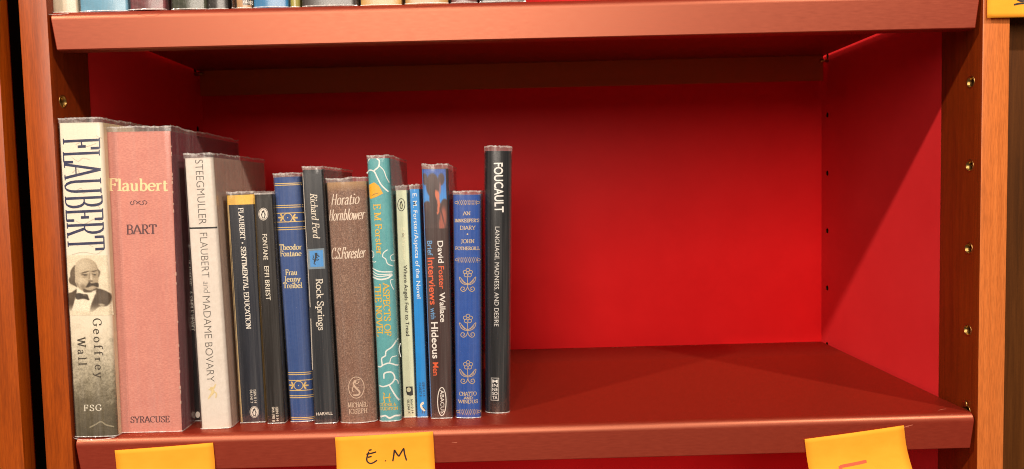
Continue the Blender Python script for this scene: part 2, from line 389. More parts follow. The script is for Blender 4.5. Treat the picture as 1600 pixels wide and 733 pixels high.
# ---------------------------------------------------------------- books
class Book:
    """px = outline of the spine in the photograph: TLx,TLy,TRx,TRy,BLx,BLy,BRx,BRy"""
    def __init__(s, label, px, depth, y=None, bulge=0., mats=None, hard=True, group='second-hand books standing on the lower shelf', z=0., xlim=None, top=None, corner=.0012, cat='book', wall=.0022):
        TL, TR, BL, BR = [px[i:i+2] for i in (0, 2, 4, 6)]
        if y is None: y = (at_z(*BL, z)[1]+at_z(*BR, z)[1])/2
        s.y = y
        zt = z+.20 if top is not None and px[1] is None else None
        if zt:
            a, b = at_y(*BL, y), at_y(*BR, y); c, d = a+np.array([0, 0, top]), b+np.array([0, 0, top])
        else: a, b, c, d = at_y(*BL, y), at_y(*BR, y), at_y(*TL, y), at_y(*TR, y)
        s.h = (c[2]+d[2])/2-z
        xb, xt, s.wb, s.wt = (a[0]+b[0])/2, (c[0]+d[0])/2, b[0]-a[0]-.0010, d[0]-c[0]-.0010
        if xlim is not None and xb-s.wb/2 < xlim:
            r = xb+s.wb/2; s.wb = r-xlim; xb = (r+xlim)/2
        s.tilt = math.atan2(xt-xb, s.h); s.xb = xb; s.z = z
        s.root = thing('book', label, cat, (xb, y, z), group); s.root.rotation_euler = (0, s.tilt, 0)
        s.bulge, s.depth = bulge, depth; s.layer = 0
        s.build(mats, hard, corner, wall)
    def hw(s, z): return (s.wb+(s.wt-s.wb)*max(0, min(1.1, z/s.h)))/2
    def prof_y(s, t):     # t in -1..1 across the spine
        t = max(-1, min(1, t)); c = s.corner; w = (s.wb+s.wt)/4
        y = s.bulge*t*t
        e = abs(t)*w-(w-c)
        if e > 0: y += c-math.sqrt(max(0, c*c-e*e))
        return y
    def local(s, u, v):
        p = at_y(u, v, s.y); dx, dz = p[0]-s.xb, p[2]-s.z; c, q = math.cos(s.tilt), math.sin(s.tilt)
        return c*dx-q*dz, q*dx+c*dz
    def build(s, mats, hard, corner, wall):
        s.corner = corner
        spine, side, page = mats
        ts = [-1]+[-1+.5*corner*2/s.wb*k for k in (.15, .4, 1)] + list(np.linspace(-.86, .86, 21))
        ts = sorted(set([round(t, 5) for t in ts]+[round(-t, 5) for t in ts]))
        def path(z, ins=0., ext=0.):
            w = s.hw(z)-ins; P = [(-w, s.depth)]
            P.append((-w, s.depth*.5))
            P += [(t*w, s.prof_y(t)+ins) for t in ts]
            P += [(w, s.depth*.5), (w, s.depth)]
            return P
        s.path = path
        zs = [0, s.h*.25, s.h*.5, s.h*.75, s.h]
        N = len(path(0)); v = []; f = []; fm = []
        for z in zs: v += [(x, y, z+.0002) for x, y in path(z)]
        for z in (0, s.h): v += [(x, y, z+.0002) for x, y in path(z, wall)]
        m = len(zs)
        for i in range(m-1):
            for k in range(N-1):
                f.append((i*N+k, i*N+k+1, (i+1)*N+k+1, (i+1)*N+k)); fm.append(0 if 1 < k < N-3 else 1)
        for k in range(N-1):
            f.append(((m-1)*N+k, (m-1)*N+k+1, (m+1)*N+k+1, (m+1)*N+k)); fm.append(0 if 1 < k < N-3 else 1)
            f.append((k+1, k, m*N+k, m*N+k+1)); fm.append(1)
            f.append((m*N+k+1, m*N+k, (m+1)*N+k, (m+1)*N+k+1)); fm.append(1)
        for k in (0, N-1):
            for i in range(m-1): pass
            f.append((k, m*N+k, (m+1)*N+k, (m-1)*N+k)); fm.append(1)
        o = mesh_obj('cover', v, f, [spine, side], s.root, True, fm); o.data.set_sharp_from_angle(angle=math.radians(50))
        g = .003 if hard else .0003
        wt = min(s.wb, s.wt)/2-wall-.0001; y0 = s.bulge+corner+wall+.0002
        pb = box('page_block', -wt, wt, y0, s.depth-g, g+.0002, s.h-g, page, s.root)
    def art(s): return Art(s)
    def sleeve(s, up=.0038, down=.0003, amp=.0006, m=None, sides=True, off=.0007, curve=False, rng=None, drop=.0):
        rng = random.Random(hash(round(s.xb*1e5)) & 0xffff)
        base = s.path(s.h/2); P = []
        def outline(z, o):
            Q = s.path(min(z, s.h)); R = []
            for i, (x, y) in enumerate(Q):
                w = s.hw(z); t = x/max(w, 1e-6)
                R.append((x+o*max(-1, min(1, t*1.0))*(1 if abs(t) > .9 else abs(t)), y-o*(1 if abs(t) < .97 else 0)))
            # densify
            out = []
            for (a, b), (c, d) in zip(R[:-1], R[1:]):
                n = max(1, int(math.hypot(c-a, d-b)/.0022))
                for k in range(n): out.append((a+(c-a)*k/n, b+(d-b)*k/n))
            out.append(R[-1]); return out
        O = outline(s.h, off); n = len(O)
        ph = [rng.uniform(-1, 1) for _ in range(n)]
        def sm(i, k): return sum(ph[max(0, min(n-1, i+j))] for j in range(-k, k+1))/(2*k+1)**.6
        rows = []
        zs = [-.0 + .0001, .004, s.h*.2, s.h*.4, s.h*.6, s.h*.8, s.h-.004, s.h, s.h+up*.55, s.h+up]
        for j, z in enumerate(zs):
            Oz = outline(z, off); L = len(Oz); r = []
            for i in range(n):
                q = i/(n-1)*(L-1); a = int(min(L-2, q)); t = q-a
                x = Oz[a][0]*(1-t)+Oz[a+1][0]*t; y = Oz[a][1]*(1-t)+Oz[a+1][1]*t
                zz = z
                back = max(0, y)/s.depth
                if j >= 8: zz += amp*sm(i, 2)*(.5 if j == 8 else 1.); y -= .0003*sm(i, 1)*(j-7); zz -= drop*back
                r.append((x, y, zz))
            rows.append(r)
        v = [p for r in rows for p in r]
        f = [(j*n+k, j*n+k+1, (j+1)*n+k+1, (j+1)*n+k) for j in range(len(zs)-1) for k in range(n-1)]
        o = mesh_obj('plastic_sleeve', v, f, [M_film, M_band, M_filmside], s.root, True, [1 if j >= 7 else 2 if min(rows[j][k][1], rows[j][k+1][1]) > s.bulge+s.corner*.8 else 0 for j in range(len(zs)-1) for k in range(n-1)])
        # folded crinkled rims at the top and the bottom
        for edge in (1, 0):
            v, f = [], []; b0 = 0
            for i in range(n):
                x, y, z = rows[-1 if edge else 0][i]
                w = (.0008+.0010*rng.random()) if edge else .0007
                jz, jy = rng.uniform(-.0004, .0004), rng.uniform(-.0007, .0003)
                if edge:
                    v += [(x, y+.0002, z-.0001), (x, y-.0003+jy, z+jz*.6), (x, y-.0001+jy*.4, z-w)]
                else:
                    v += [(x, y, z+.0001), (x, y-.0004+jy*.3, z+.0004+jz*.3), (x, y-.0002, z+.0011)]
            for i in range(n-1):
                for q in (0, 1):
                    f.append((b0+3*i+q, b0+3*i+3+q, b0+3*i+4+q, b0+3*i+1+q))
            mesh_obj('sleeve_rim', v, f, M_rim, o)
        return o

class Art:
    def __init__(s, bk): s.b = bk; s.v = []; s.f = []; s.k = 0; s.marks = []
    def _add(s, pts, faces, lift=0):
        n = len(s.v); s.k += 1; s.marks.append((n, len(s.f)))
        o = .00010+(s.b.layer % 40)*.000012+(s.k % 7)*.0000025
        for (u, v) in pts:
            x, z = s.b.local(u, v); w = s.b.hw(z)
            s.v.append((x, o+lift, z))
        s.f += [tuple(n+i for i in q) for q in faces]
    def poly(s, pts): s._add(pts, [tuple(range(len(pts)))]); return s
    def ell(s, cx, cy, rx, ry, n=24): return s.poly([(cx+rx*math.cos(2*math.pi*k/n), cy+ry*math.sin(2*math.pi*k/n)) for k in range(n)])
    def line(s, pts, w, closed=False, taper=None):
        P = [np.array(p, float) for p in pts]; n = len(P); L, R = [], []
        for i in range(n):
            a = P[(i-1) % n] if closed or i else P[i]; b = P[(i+1) % n] if closed or i < n-1 else P[i]
            d = b-a; d = d/(np.linalg.norm(d)+1e-9); nn = np.array([-d[1], d[0]])
            ww = w*(taper(i/(n-1)) if taper else 1)/2; L.append(P[i]+nn*ww); R.append(P[i]-nn*ww)
        m = n if closed else n-1
        s._add(L+R, [(i, (i+1) % n, n+(i+1) % n, n+i) for i in range(m)]); return s
    def curve(s, pts, w, n=6, closed=False, taper=None): return s.line(catmull(pts, n, closed), w, closed, taper)
    def ring(s, cx, cy, rx, ry, w, n=28): return s.line([(cx+rx*math.cos(2*math.pi*k/n), cy+ry*math.sin(2*math.pi*k/n)) for k in range(n)], w, True)
    def rect(s, x0, y0, x1, y1, slant=0, skew=0): return s.poly([(x0, y0), (x1, y0+slant), (x1+skew, y1+slant), (x0+skew, y1)])
    def text(s, t, p0, p1, h, font='sans', bold=0., cap=.73, shear=0., wt=None, wn=None, track=0., seg=False):
        p0 = np.array(p0, float); p1 = np.array(p1, float); d = p1-p0; ln = np.linalg.norm(d); d /= ln; up = np.array([d[1], -d[0]])
        if font == 'sans':
            V, F = builtin_text(t, bold); x0, x1 = V[:, 0].min(), V[:, 0].max()
            X = (V[:, 0]-x0)/(x1-x0)*ln; Y = V[:, 1]/cap*h
            s._add([p0+d*(x+shear*y)+up*y for x, y in zip(X, Y)], F); return s
        X = 0; items = []
        for ch in t:
            w, st = glyph_strokes(ch); items.append((X, st)); X += w+.05+track
        X -= .05+track
        sx, sy = ln/X, h; q = min(1.25, max(.6, sx/sy))
        wt = wt or .155*h*q; wn = wn or .06*h*q
        def pos(x, y, ox): return np.array([(ox+x)*sx, y*sy])
        def emit(P, ws):
            n = len(P); L, R = [], []
            for i in range(n):
                a = P[max(0, i-1)]; b = P[min(n-1, i+1)]; dd = b-a; dd = dd/(np.linalg.norm(dd)+1e-9); nn = np.array([-dd[1], dd[0]])
                L.append(P[i]+nn*ws[i]/2); R.append(P[i]-nn*ws[i]/2)
            A = [p0+d*(p[0]+shear*p[1])+up*p[1] for p in L+R]
            s._add(A, [(i, i+1, n+i+1, n+i) for i in range(n-1)])
        ph = math.radians(10)
        for ox, st in items:
            for k, a in st:
                if k == 'p':
                    P = [pos(x, y, ox) for x, y in a]; ws = []
                    for i in range(len(P)):
                        dd = P[min(len(P)-1, i+1)]-P[max(0, i-1)]; th = math.atan2(dd[1], dd[0])
                        ws.append(wn+(wt-wn)*abs(math.sin(th-ph))**1.5)
                    emit(P, ws)
                elif k == 's' and font == 'serif':
                    x, y = a; L = max(.15*sx, wt*.95); c = pos(x, y, ox); yy = c[1]+(wn/2 if y < .1 and y > -.1 else -wn/2 if y > .5 else 0)
                    emit([np.array([c[0]-L, yy]), np.array([c[0]+L, yy])], [wn, wn])
                elif k in 'dD':
                    c = pos(*a, ox); r = wt*(.75 if k == 'd' else 1.0)
                    A = [p0+d*(c[0]+r*math.cos(q)+shear*c[1])+up*(c[1]+r*math.sin(q)) for q in np.linspace(0, 2*math.pi, 10, endpoint=False)]
                    s._add(A, [tuple(range(10))])
        return s
    def done(s, name, col, rough=.5, metal=0., label=None):
        s.b.layer += 1
        bm = bmesh.new(); bv = [bm.verts.new(p) for p in s.v]
        for q in s.f:
            try: bm.faces.new([bv[i] for i in q])
            except ValueError: pass
        bmesh.ops.triangulate(bm, faces=bm.faces[:])
        for _ in range(5):
            E = [e for e in bm.edges if abs(e.verts[0].co.x-e.verts[1].co.x) > .0011]
            if not E: break
            bmesh.ops.subdivide_edges(bm, edges=E, cuts=1)
            bmesh.ops.triangulate(bm, faces=[f for f in bm.faces if len(f.verts) > 3])
        for v in bm.verts: v.co.y = s.b.prof_y(v.co.x/s.b.hw(v.co.z))-v.co.y
        me = bpy.data.meshes.new(name); bm.to_mesh(me); bm.free(); me.materials.append(ink(col, rough, metal))
        o = bpy.data.objects.new(name, me); COL.objects.link(o); o.parent = s.b.root
        if label: o['label'] = label
        return o
def each(a, name, col, rough=.5):
    n0 = len(a.marks)
    for i, (v0, f0) in enumerate(a.marks):
        v1, f1 = a.marks[i+1] if i+1 < n0 else (len(a.v), len(a.f))
        q = Art(a.b); q.v = a.v[v0:v1]; q.f = [tuple(k-v0 for k in t) for t in a.f[f0:f1]]; q.done(name, col, rough); a.b.layer -= 1
    a.b.layer += 1
def paint(bk, name, quad, nx, ny, fn, rough=.4):
    """printed picture: a fine grid on the spine carrying one colour per vertex"""
    TL, TR, BL, BR = [np.array(q, float) for q in quad]; vs = []; cs = []
    o = .00010+bk.layer*.000012; bk.layer += 1
    for j in range(ny+1):
        for i in range(nx+1):
            u, v = i/nx, j/ny; p = (TL*(1-u)+TR*u)*(1-v)+(BL*(1-u)+BR*u)*v
            x, z = bk.local(*p); vs.append((x, bk.prof_y(x/bk.hw(z))-o, z)); cs.append(fn(u, v))
    f = [(j*(nx+1)+i, j*(nx+1)+i+1, (j+1)*(nx+1)+i+1, (j+1)*(nx+1)+i) for j in range(ny) for i in range(nx)]
    ob = mesh_obj(name, vs, f, mat_vcol(name+'_print', rough), bk.root, True)
    at = ob.data.color_attributes.new('print', 'FLOAT_COLOR', 'POINT')
    at.data.foreach_set('color', np.array([(lin(c[0]), lin(c[1]), lin(c[2]), 1) for c in cs], dtype=np.float32).ravel())
    return ob
def smooth(e0, e1, x):
    t = max(0, min(1, (x-e0)/(e1-e0))); return t*t*(3-2*t)
def blob(u, v, cx, cy, rx, ry, ang=0, soft=.25):
    a = math.radians(ang); dx, dy = u-cx, v-cy
    x = (dx*math.cos(a)+dy*math.sin(a))/rx; y = (-dx*math.sin(a)+dy*math.cos(a))/ry
    return 1-smooth(1-soft, 1+soft, math.hypot(x, y))
def over(c, d, a): return tuple(x*(1-a)+y*a for x, y in zip(c, d))

def mk_film(name, haze, rough, tint, bump=.00012):
    m = bpy.data.materials.new(name); t = NT(m); t.n.remove(t.b)
    out = t.n['Material Output']
    tr = t.new('ShaderNodeBsdfTransparent'); tr.inputs[0].default_value = tint
    gl = t.new('ShaderNodeBsdfGlossy'); gl.inputs['Roughness'].default_value = rough; gl.inputs[0].default_value = (1, 1, 1, 1)
    df = t.new('ShaderNodeBsdfDiffuse'); df.inputs[0].default_value = (.9, .86, .83, 1)
    fr = t.new('ShaderNodeLayerWeight'); pw = t.new('ShaderNodeMath', operation='POWER'); pw.inputs[1].default_value = 4.
    ma = t.new('ShaderNodeMath', operation='MULTIPLY_ADD'); ma.inputs[1].default_value = .62; ma.inputs[2].default_value = .045
    t.link(fr.outputs['Facing'], pw.inputs[0]); t.link(pw.outputs[0], ma.inputs[0])
    c = t.coord((1, 1, .25)); n = t.noise(c, 160, 3, .6, .6)
    b = t.new('ShaderNodeBump'); b.inputs['Distance'].default_value = bump; b.inputs['Strength'].default_value = .7
    t.link(n, b.inputs['Height'])
    for q in (gl, df): t.link(b.outputs[0], q.inputs['Normal'])
    m1 = t.new('ShaderNodeMixShader'); m2 = t.new('ShaderNodeMixShader')
    t.link(ma.outputs[0], m1.inputs[0]); t.link(tr.outputs[0], m1.inputs[1]); t.link(gl.outputs[0], m1.inputs[2])
    st = t.noise(t.coord((1, 1, .02)), 330, 3, .7); mh = t.new('ShaderNodeMapRange'); mh.inputs[1].default_value = .42; mh.inputs[2].default_value = .75
    mh.inputs[3].default_value = haze*.55; mh.inputs[4].default_value = haze*1.3+.035
    t.link(st, mh.inputs[0]); t.link(mh.outputs[0], m2.inputs[0]); t.link(m1.outputs[0], m2.inputs[1]); t.link(df.outputs[0], m2.inputs[2])
    t.link(m2.outputs[0], out.inputs[0]); return m
M_film = mk_film('clear_plastic_film', .013, .2, (.97, .96, .95, 1))
M_filmside = mk_film('clear_plastic_film_side', .085, .16, (.95, .93, .92, 1))
M_band = mk_film('cloudy_plastic_film', .16, .2, (.93, .9, .9, 1), .0003)
M_rim = mk_film('creased_plastic_film', .52, .13, (.95, .93, .92, 1), .0009)  # rim film whitened, its crinkle highlights put into the colour

M_page = mat_plain('book_pages', (.62, .53, .38, 1), .8, .2, 0, .15, 500, stretch=(1, .05, .05))
M_page_w = mat_plain('white_book_pages', (.70, .64, .54, 1), .8, .2, 0, .12, 500, stretch=(1, .05, .05))
GOLD = rgb(222, 190, 120); CREAM = rgb(245, 222, 170); WHITE = rgb(238, 232, 222); DARK = rgb(52, 42, 44)

# --- 1 white biography with portrait
def mk_bio():
    m = bpy.data.materials.new('sepia_jacket'); t = NT(m); c = t.coord()
    sp = t.new('ShaderNodeSeparateXYZ'); t.link(c, sp.inputs[0])
    n = t.noise(c, 520, 6, .8); n2 = t.noise(c, 90, 6, .75)
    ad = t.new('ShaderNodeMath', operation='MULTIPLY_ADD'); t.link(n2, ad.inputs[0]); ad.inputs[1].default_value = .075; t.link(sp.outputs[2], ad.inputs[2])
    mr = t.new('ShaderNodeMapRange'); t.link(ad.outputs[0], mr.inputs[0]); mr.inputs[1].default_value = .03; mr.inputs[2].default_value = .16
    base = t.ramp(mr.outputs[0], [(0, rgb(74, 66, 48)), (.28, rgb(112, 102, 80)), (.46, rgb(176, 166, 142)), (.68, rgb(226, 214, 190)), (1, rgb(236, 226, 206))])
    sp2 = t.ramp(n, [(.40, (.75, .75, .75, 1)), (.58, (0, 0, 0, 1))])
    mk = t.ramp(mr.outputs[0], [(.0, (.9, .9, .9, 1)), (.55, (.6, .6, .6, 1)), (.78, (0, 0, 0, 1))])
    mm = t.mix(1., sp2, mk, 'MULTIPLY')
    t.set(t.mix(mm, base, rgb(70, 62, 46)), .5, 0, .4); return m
M_bioside = mat_plain('cream_jacket', rgb(214, 196, 160), .5, .4, 0, .1, 40)
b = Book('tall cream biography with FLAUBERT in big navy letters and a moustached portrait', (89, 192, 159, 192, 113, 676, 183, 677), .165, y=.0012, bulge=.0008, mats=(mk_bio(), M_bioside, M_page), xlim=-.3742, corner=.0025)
a = b.art()
for pts in ([(112, 246), (122, 252), (130, 247), (141, 250)], [(113, 270), (121, 264), (126, 274), (137, 270), (150, 266)], [(116, 300), (127, 294), (130, 302), (139, 297)],
            [(140, 322), (150, 318), (156, 326)], [(118, 345), (131, 350), (148, 342), (158, 347)], [(112, 398), (130, 394), (150, 397), (160, 391)], [(150, 212), (158, 216)],
            [(118, 226), (126, 223), (134, 229), (150, 224)], [(120, 384), (132, 380), (146, 386)]):
    a.curve(pts, 1.0, 6)
a.done('faint_handwriting', rgb(208, 198, 178))
b.art().text('FLAUBERT', (97.5, 217), (105.5, 392), 57, 'serif', wt=4.2, wn=1.7, track=.02).done('title_lettering', rgb(44, 48, 84))
def inpoly(x, y, P):
    r = False; j = len(P)-1
    for i in range(len(P)):
        if (P[i][1] > y) != (P[j][1] > y) and x < (P[j][0]-P[i][0])*(y-P[i][1])/(P[j][1]-P[i][1])+P[i][0]: r = not r
        j = i
    return r
def pmask(x, y, P, e=5):
    return sum(inpoly(x+dx*e, y+dy*e, P) for dx, dy in ((-.6, -.6), (.6, -.6), (-.6, .6), (.6, .6), (0, 0), (1, 0), (-1, 0), (0, 1), (0, -1)))/9
def sm_poly(P): return [tuple(q) for q in catmull(P, 4, True)]
PT = {k: sm_poly(v) for k, v in {
 'lcoat': [(56, 470), (110, 445), (165, 412), (162, 455), (145, 520), (125, 590), (102, 645), (72, 590)],
 'rcoat': [(375, 405), (430, 416), (490, 445), (514, 490), (505, 560), (470, 592), (420, 590), (385, 605), (340, 642), (306, 642), (315, 580), (345, 500), (365, 440)],
 'tie': [(155, 465), (190, 452), (240, 465), (275, 466), (290, 500), (297, 528), (240, 513), (180, 520), (155, 508)],
 'hair': [(155, 160), (118, 190), (95, 240), (95, 280), (80, 310), (90, 350), (130, 372), (172, 390), (152, 335), (165, 310), (158, 250), (168, 200)],
 'head': [(145, 190), (165, 130), (215, 98), (270, 90), (330, 110), (370, 150), (390, 210), (400, 260), (392, 310), (388, 380), (370, 405), (320, 432), (260, 437), (210, 420), (175, 385), (150, 320)],
 'temple': [(378, 196), (408, 228), (405, 262), (385, 292), (392, 240)],
 'stache': [(262, 395), (270, 372), (292, 340), (305, 336), (320, 352), (385, 346), (394, 392), (370, 388), (330, 376), (295, 390)],
 'chin': [(235, 408), (270, 418), (320, 424), (372, 398), (376, 412), (330, 440), (270, 448), (238, 440)]}.items()}
def portrait(u, v):
    hsh = math.sin(u*91.7+v*57.3)*43758.5; hsh -= math.floor(hsh)
    top = 102.5*(1-u)+166.5*u; bot = 107.5*(1-u)+174.5*u
    X = (top*(1-v)+bot*v-95)*6.66; Y = (399+94*v-390)*6.66
    E = lambda cx, cy, rx, ry, a=0, s=.5: blob(X, Y, cx, cy, rx, ry, a, s)
    n = .5+.25*math.sin(u*23+v*11)+.25*math.sin(v*31-u*9)
    c = over((232, 219, 192), (214, 200, 172), n*.5)
    fade = 1-.75*smooth(560, 660, Y)
    ct = over((84, 70, 56), (112, 96, 78), n*.6)
    c = over(c, (238, 228, 204), .8*pmask(X, Y, [(165, 412), (365, 430), (320, 640), (110, 640)], 14))
    c = over(c, ct, fade*max(pmask(X, Y, PT['lcoat']), pmask(X, Y, PT['rcoat'])))
    c = over(c, (196, 182, 156), .8*E(425, 575, 30, 12, 10))
    c = over(c, (92, 77, 62), .95*pmask(X, Y, PT['hair']))
    c = over(c, (132, 116, 94), .5*E(125, 250, 16, 50, 10, .8))
    hd = pmask(X, Y, PT['head'])
    sk = over((194, 177, 149), (158, 139, 113), smooth(250, 400, X)*.55+smooth(260, 430, Y)*.25)
    sk = over(sk, (208, 193, 166), .8*E(225, 160, 70, 50, 0, .8)); sk = over(sk, (216, 200, 172), .7*E(215, 340, 45, 45, 0, .8))
    c = over(c, sk, hd*.97)
    c = over(c, (92, 77, 62), .85*pmask(X, Y, PT['temple']))
    c = over(c, (196, 178, 150), .9*E(158, 318, 12, 24)); c = over(c, (120, 102, 82), .5*E(175, 365, 10, 25, -25, .8))
    for bx, by, w, an in ((252, 236, 46, -16), (350, 224, 32, -8)):
        c = over(c, (84, 69, 55), .9*E(bx, by, w, 7, an))
    for ex, ey, w in ((248, 262, 34), (347, 258, 27)):
        c = over(c, (130, 112, 90), .7*E(ex, ey, w, 18, 0, .6)); c = over(c, (206, 190, 162), .7*E(ex+6, ey-8, w*.6, 4))
        c = over(c, (58, 47, 38), .95*E(ex+8, ey+4, w*.45, 6)); c = over(c, (70, 58, 47), .7*E(ex, ey-2, w*.9, 3)); c = over(c, (128, 110, 88), .6*E(ex, ey+26, w*.8, 5, 0, .8))
    c = over(c, (128, 109, 86), .7*E(298, 280, 7, 34, 8, .8)); c = over(c, (222, 206, 180), .8*E(318, 290, 9, 34, -4, .7)); c = over(c, (88, 73, 58), .8*E(312, 328, 24, 8, 0, .6))
    c = over(c, (112, 95, 76), .6*E(232, 385, 26, 30, -30, .9))
    c = over(c, (66, 54, 43), .97*pmask(X, Y, PT['stache'])); c = over(c, (190, 172, 145), .7*E(325, 398, 28, 8))
    c = over(c, (82, 68, 54), .9*pmask(X, Y, PT['chin']))
    c = over(c, (236, 226, 202), .9*max(E(195, 438, 30, 18, 30), E(345, 450, 20, 22, -40)))
    c = over(c, (62, 51, 41), .97*pmask(X, Y, PT['tie'])); c = over(c, (130, 114, 92), .6*E(250, 480, 22, 5, 10))
    k = 1+(hsh-.5)*.14
    return tuple(max(0, x*k) for x in c)
b.layer += 1
paint(b, 'portrait_print', ((102.5, 399), (166.5, 399), (107.5, 493), (174.5, 493)), 64, 88, portrait)
a = b.art(); a.text('Geoffrey', (145, 498), (149.5, 590), 13, 'serif', track=.26, wt=2.1, wn=.9); a.text('Wall', (120.5, 528), (122.5, 571), 13, 'serif', track=.30, wt=2.1, wn=.9)
a.done('author_lettering', rgb(70, 60, 46))
b.art().text('FSG', (131, 642.5), (159, 641.5), 9.5, 'serif', track=.16).done('publisher_lettering', rgb(225, 218, 200))
b.art().curve([(140, 668), (150, 663), (158, 659), (166, 664), (178, 667)], 2.2).done('pale_streak', rgb(150, 140, 115))
b.sleeve(.0042, amp=.0005); B1 = b

# --- 2 pink
def mk_pink():
    m = bpy.data.materials.new('pink_laid_paper'); t = NT(m)
    c = t.coord((.28, 1, 1)); n = t.noise(c, 1500, 3, .6, .5); n2 = t.noise(t.coord((.5, 1, .8)), 70, 6, .7)
    col = t.mix(t.ramp(n, [(.38, (0, 0, 0, 1)), (.62, (1, 1, 1, 1))]), rgb(202, 130, 116), rgb(220, 150, 135))
    col = t.mix(t.ramp(n2, [(.35, (.4, .4, .4, 1)), (.65, (0, 0, 0, 1))]), col, rgb(190, 116, 108))
    t.set(col, .6, 0, .3); t.bump(n, .00018, .6); return m
M_plum = mat_plain('plum_board', rgb(112, 38, 56), .4, .4, 0, .1, 60)
b = Book('thick pink book titled Flaubert in cream with plum coloured sides', (160, 206, 267, 206, 185, 675, 285, 673), .16, y=.0095, mats=(mk_pink(), M_plum, M_page), corner=.0006, hard=False, wall=.0008)
b.art().text('Flaubert', (170, 298.5), (262.5, 298), 19, 'serif', wt=3.6, wn=1.5).done('title_lettering', CREAM)
a = b.art()
a.curve([(206, 314.5), (203.5, 317), (206, 320), (209.5, 318), (208.5, 315), (211, 313.6), (216, 317), (221, 320), (224.5, 318.5), (223, 315), (226.5, 313.6), (229.6, 316.5), (227, 319.6)], 1.1)
a.curve([(213, 319), (216, 316), (219.5, 314.5)], 1.4)
a.done('swirl_ornament', rgb(98, 62, 66))
b.art().text('BART', (197.5, 366), (244.5, 365.5), 14.5, 'serif').done('author_lettering', rgb(98, 62, 66)); b.art().text('SYRACUSE', (204, 660.5), (265, 659.5), 9.5, 'serif').done('publisher_lettering', rgb(98, 62, 66))
a = b.art(); rg = random.Random(3)
for k in range(26):
    y = rg.uniform(207, 671); xr = 267+(285-267)*(y-206)/468; a.rect(xr-1.0-rg.random(), y, xr-.1, y+rg.uniform(.8, 5))
    if k % 3 == 0: xl = 160+25*(y-206)/468; a.rect(xl+.1, y, xl+rg.uniform(.5, 1.3), y+rg.uniform(1, 7))
a.done('worn_edges', rgb(216, 172, 154))['kind'] = 'stuff'
b.sleeve(.0046, amp=.0009, drop=.001); B2 = b

# --- 3 thin one in the gap
M_blk = mat_plain('black_glossy_card', rgb(26, 24, 28), .3, .5, 0, .2, 60)
b = Book('very thin black paperback wedged low between the pink book and the white STEEGMULLER book', (287.5, 388, 299, 388, 303.5, 664, 317.5, 664), .12, y=.037, mats=(M_blk, M_blk, M_page), hard=False, wall=.0004, corner=.0004)
b.art().text('FLAUBERT \u2022 A SIMPLE HEART', (290.6, 407), (298.6, 517), 6.5, 'serif').done('title_lettering', WHITE)
b.art().ell(309, 648, 3.6, 5).done('logo', WHITE)
b.sleeve(.003, amp=.0003, off=.0003)

# --- 4 white STEEGMULLER
M_linen = mat_cloth('white_linen', rgb(232, 222, 212), rgb(222, 210, 198), 2600, .7, .00008)
M_linside = mat_plain('cream_boards', rgb(172, 146, 132), .6, .3, 0, .08, 50)
b = Book('white linen book lettered STEEGMULLER in thin grey capitals', (286, 247, 332, 247, 313, 669, 361, 668), .137, y=.0145, bulge=.0006, mats=(M_linen, M_linside, M_page_w), corner=.0028)
a = b.art()
a.text('STEEGMULLER', (304.6, 250), (310.6, 351), 13, bold=-.010)
a.text('FLAUBERT', (312, 364), (315.5, 434), 12.5, bold=-.010); a.text('and', (317.3, 440), (318.3, 457), 11, bold=-.012, shear=.12); a.text('MADAME BOVARY', (316.3, 463), (323.5, 597), 12.5, bold=-.010)
a.done('title_lettering', rgb(112, 106, 100))
b.art().line([(295, 356.8), (338, 355.6)], 2.6).done('divider_bar', rgb(46, 44, 46))
a = b.art(); a.curve([(337, 600), (334, 606), (330, 607), (333, 612), (329, 618), (325, 624)], 3, taper=lambda t: .4+1.2*math.sin(math.pi*t)); a.curve([(333, 611), (338, 615), (337, 622)], 2); a.curve([(331, 607), (326, 609)], 1.6)
a.done('gold_figure', rgb(226, 204, 150))
b.sleeve(.0040, amp=.0005, off=.0010)

# --- 5 navy with yellow band
M_navy = mat_plain('navy_card', rgb(23, 28, 42), .35, .5, 0, .14, 90, stretch=(1, 1, .05))
M_tan = mat_plain('tan_card', rgb(206, 170, 100), .5, .4)
b = Book('black-blue paperback with a yellow band at its head, SENTIMENTAL EDUCATION', (353.5, 305, 397, 303, 375.5, 661, 415.5, 661), .128, y=.0285, mats=(M_navy, M_tan, M_page), hard=False, wall=.0005, corner=.0008)
b.art().poly([(354, 305.6), (397, 303.6), (398, 319), (354.8, 320.5)]).done('yellow_band', rgb(238, 190, 84))
b.art().poly([(354.4, 320.4), (357.6, 320.3), (379.2, 660), (376, 660)]).done('tan_edge', rgb(196, 168, 118))
b.art().text('FLAUBERT \u2022 SENTIMENTAL EDUCATION', (372.3, 325), (384.8, 514), 7.6, 'serif').done('title_lettering', WHITE)
a = b.art(); a.text('ISBN 0 14', (396, 609), (397.2, 630), 4.3, bold=.01); a.text('04.4141 7', (390.4, 609), (391.4, 630), 4.3, bold=.01); a.done('isbn_lettering', rgb(215, 208, 196))
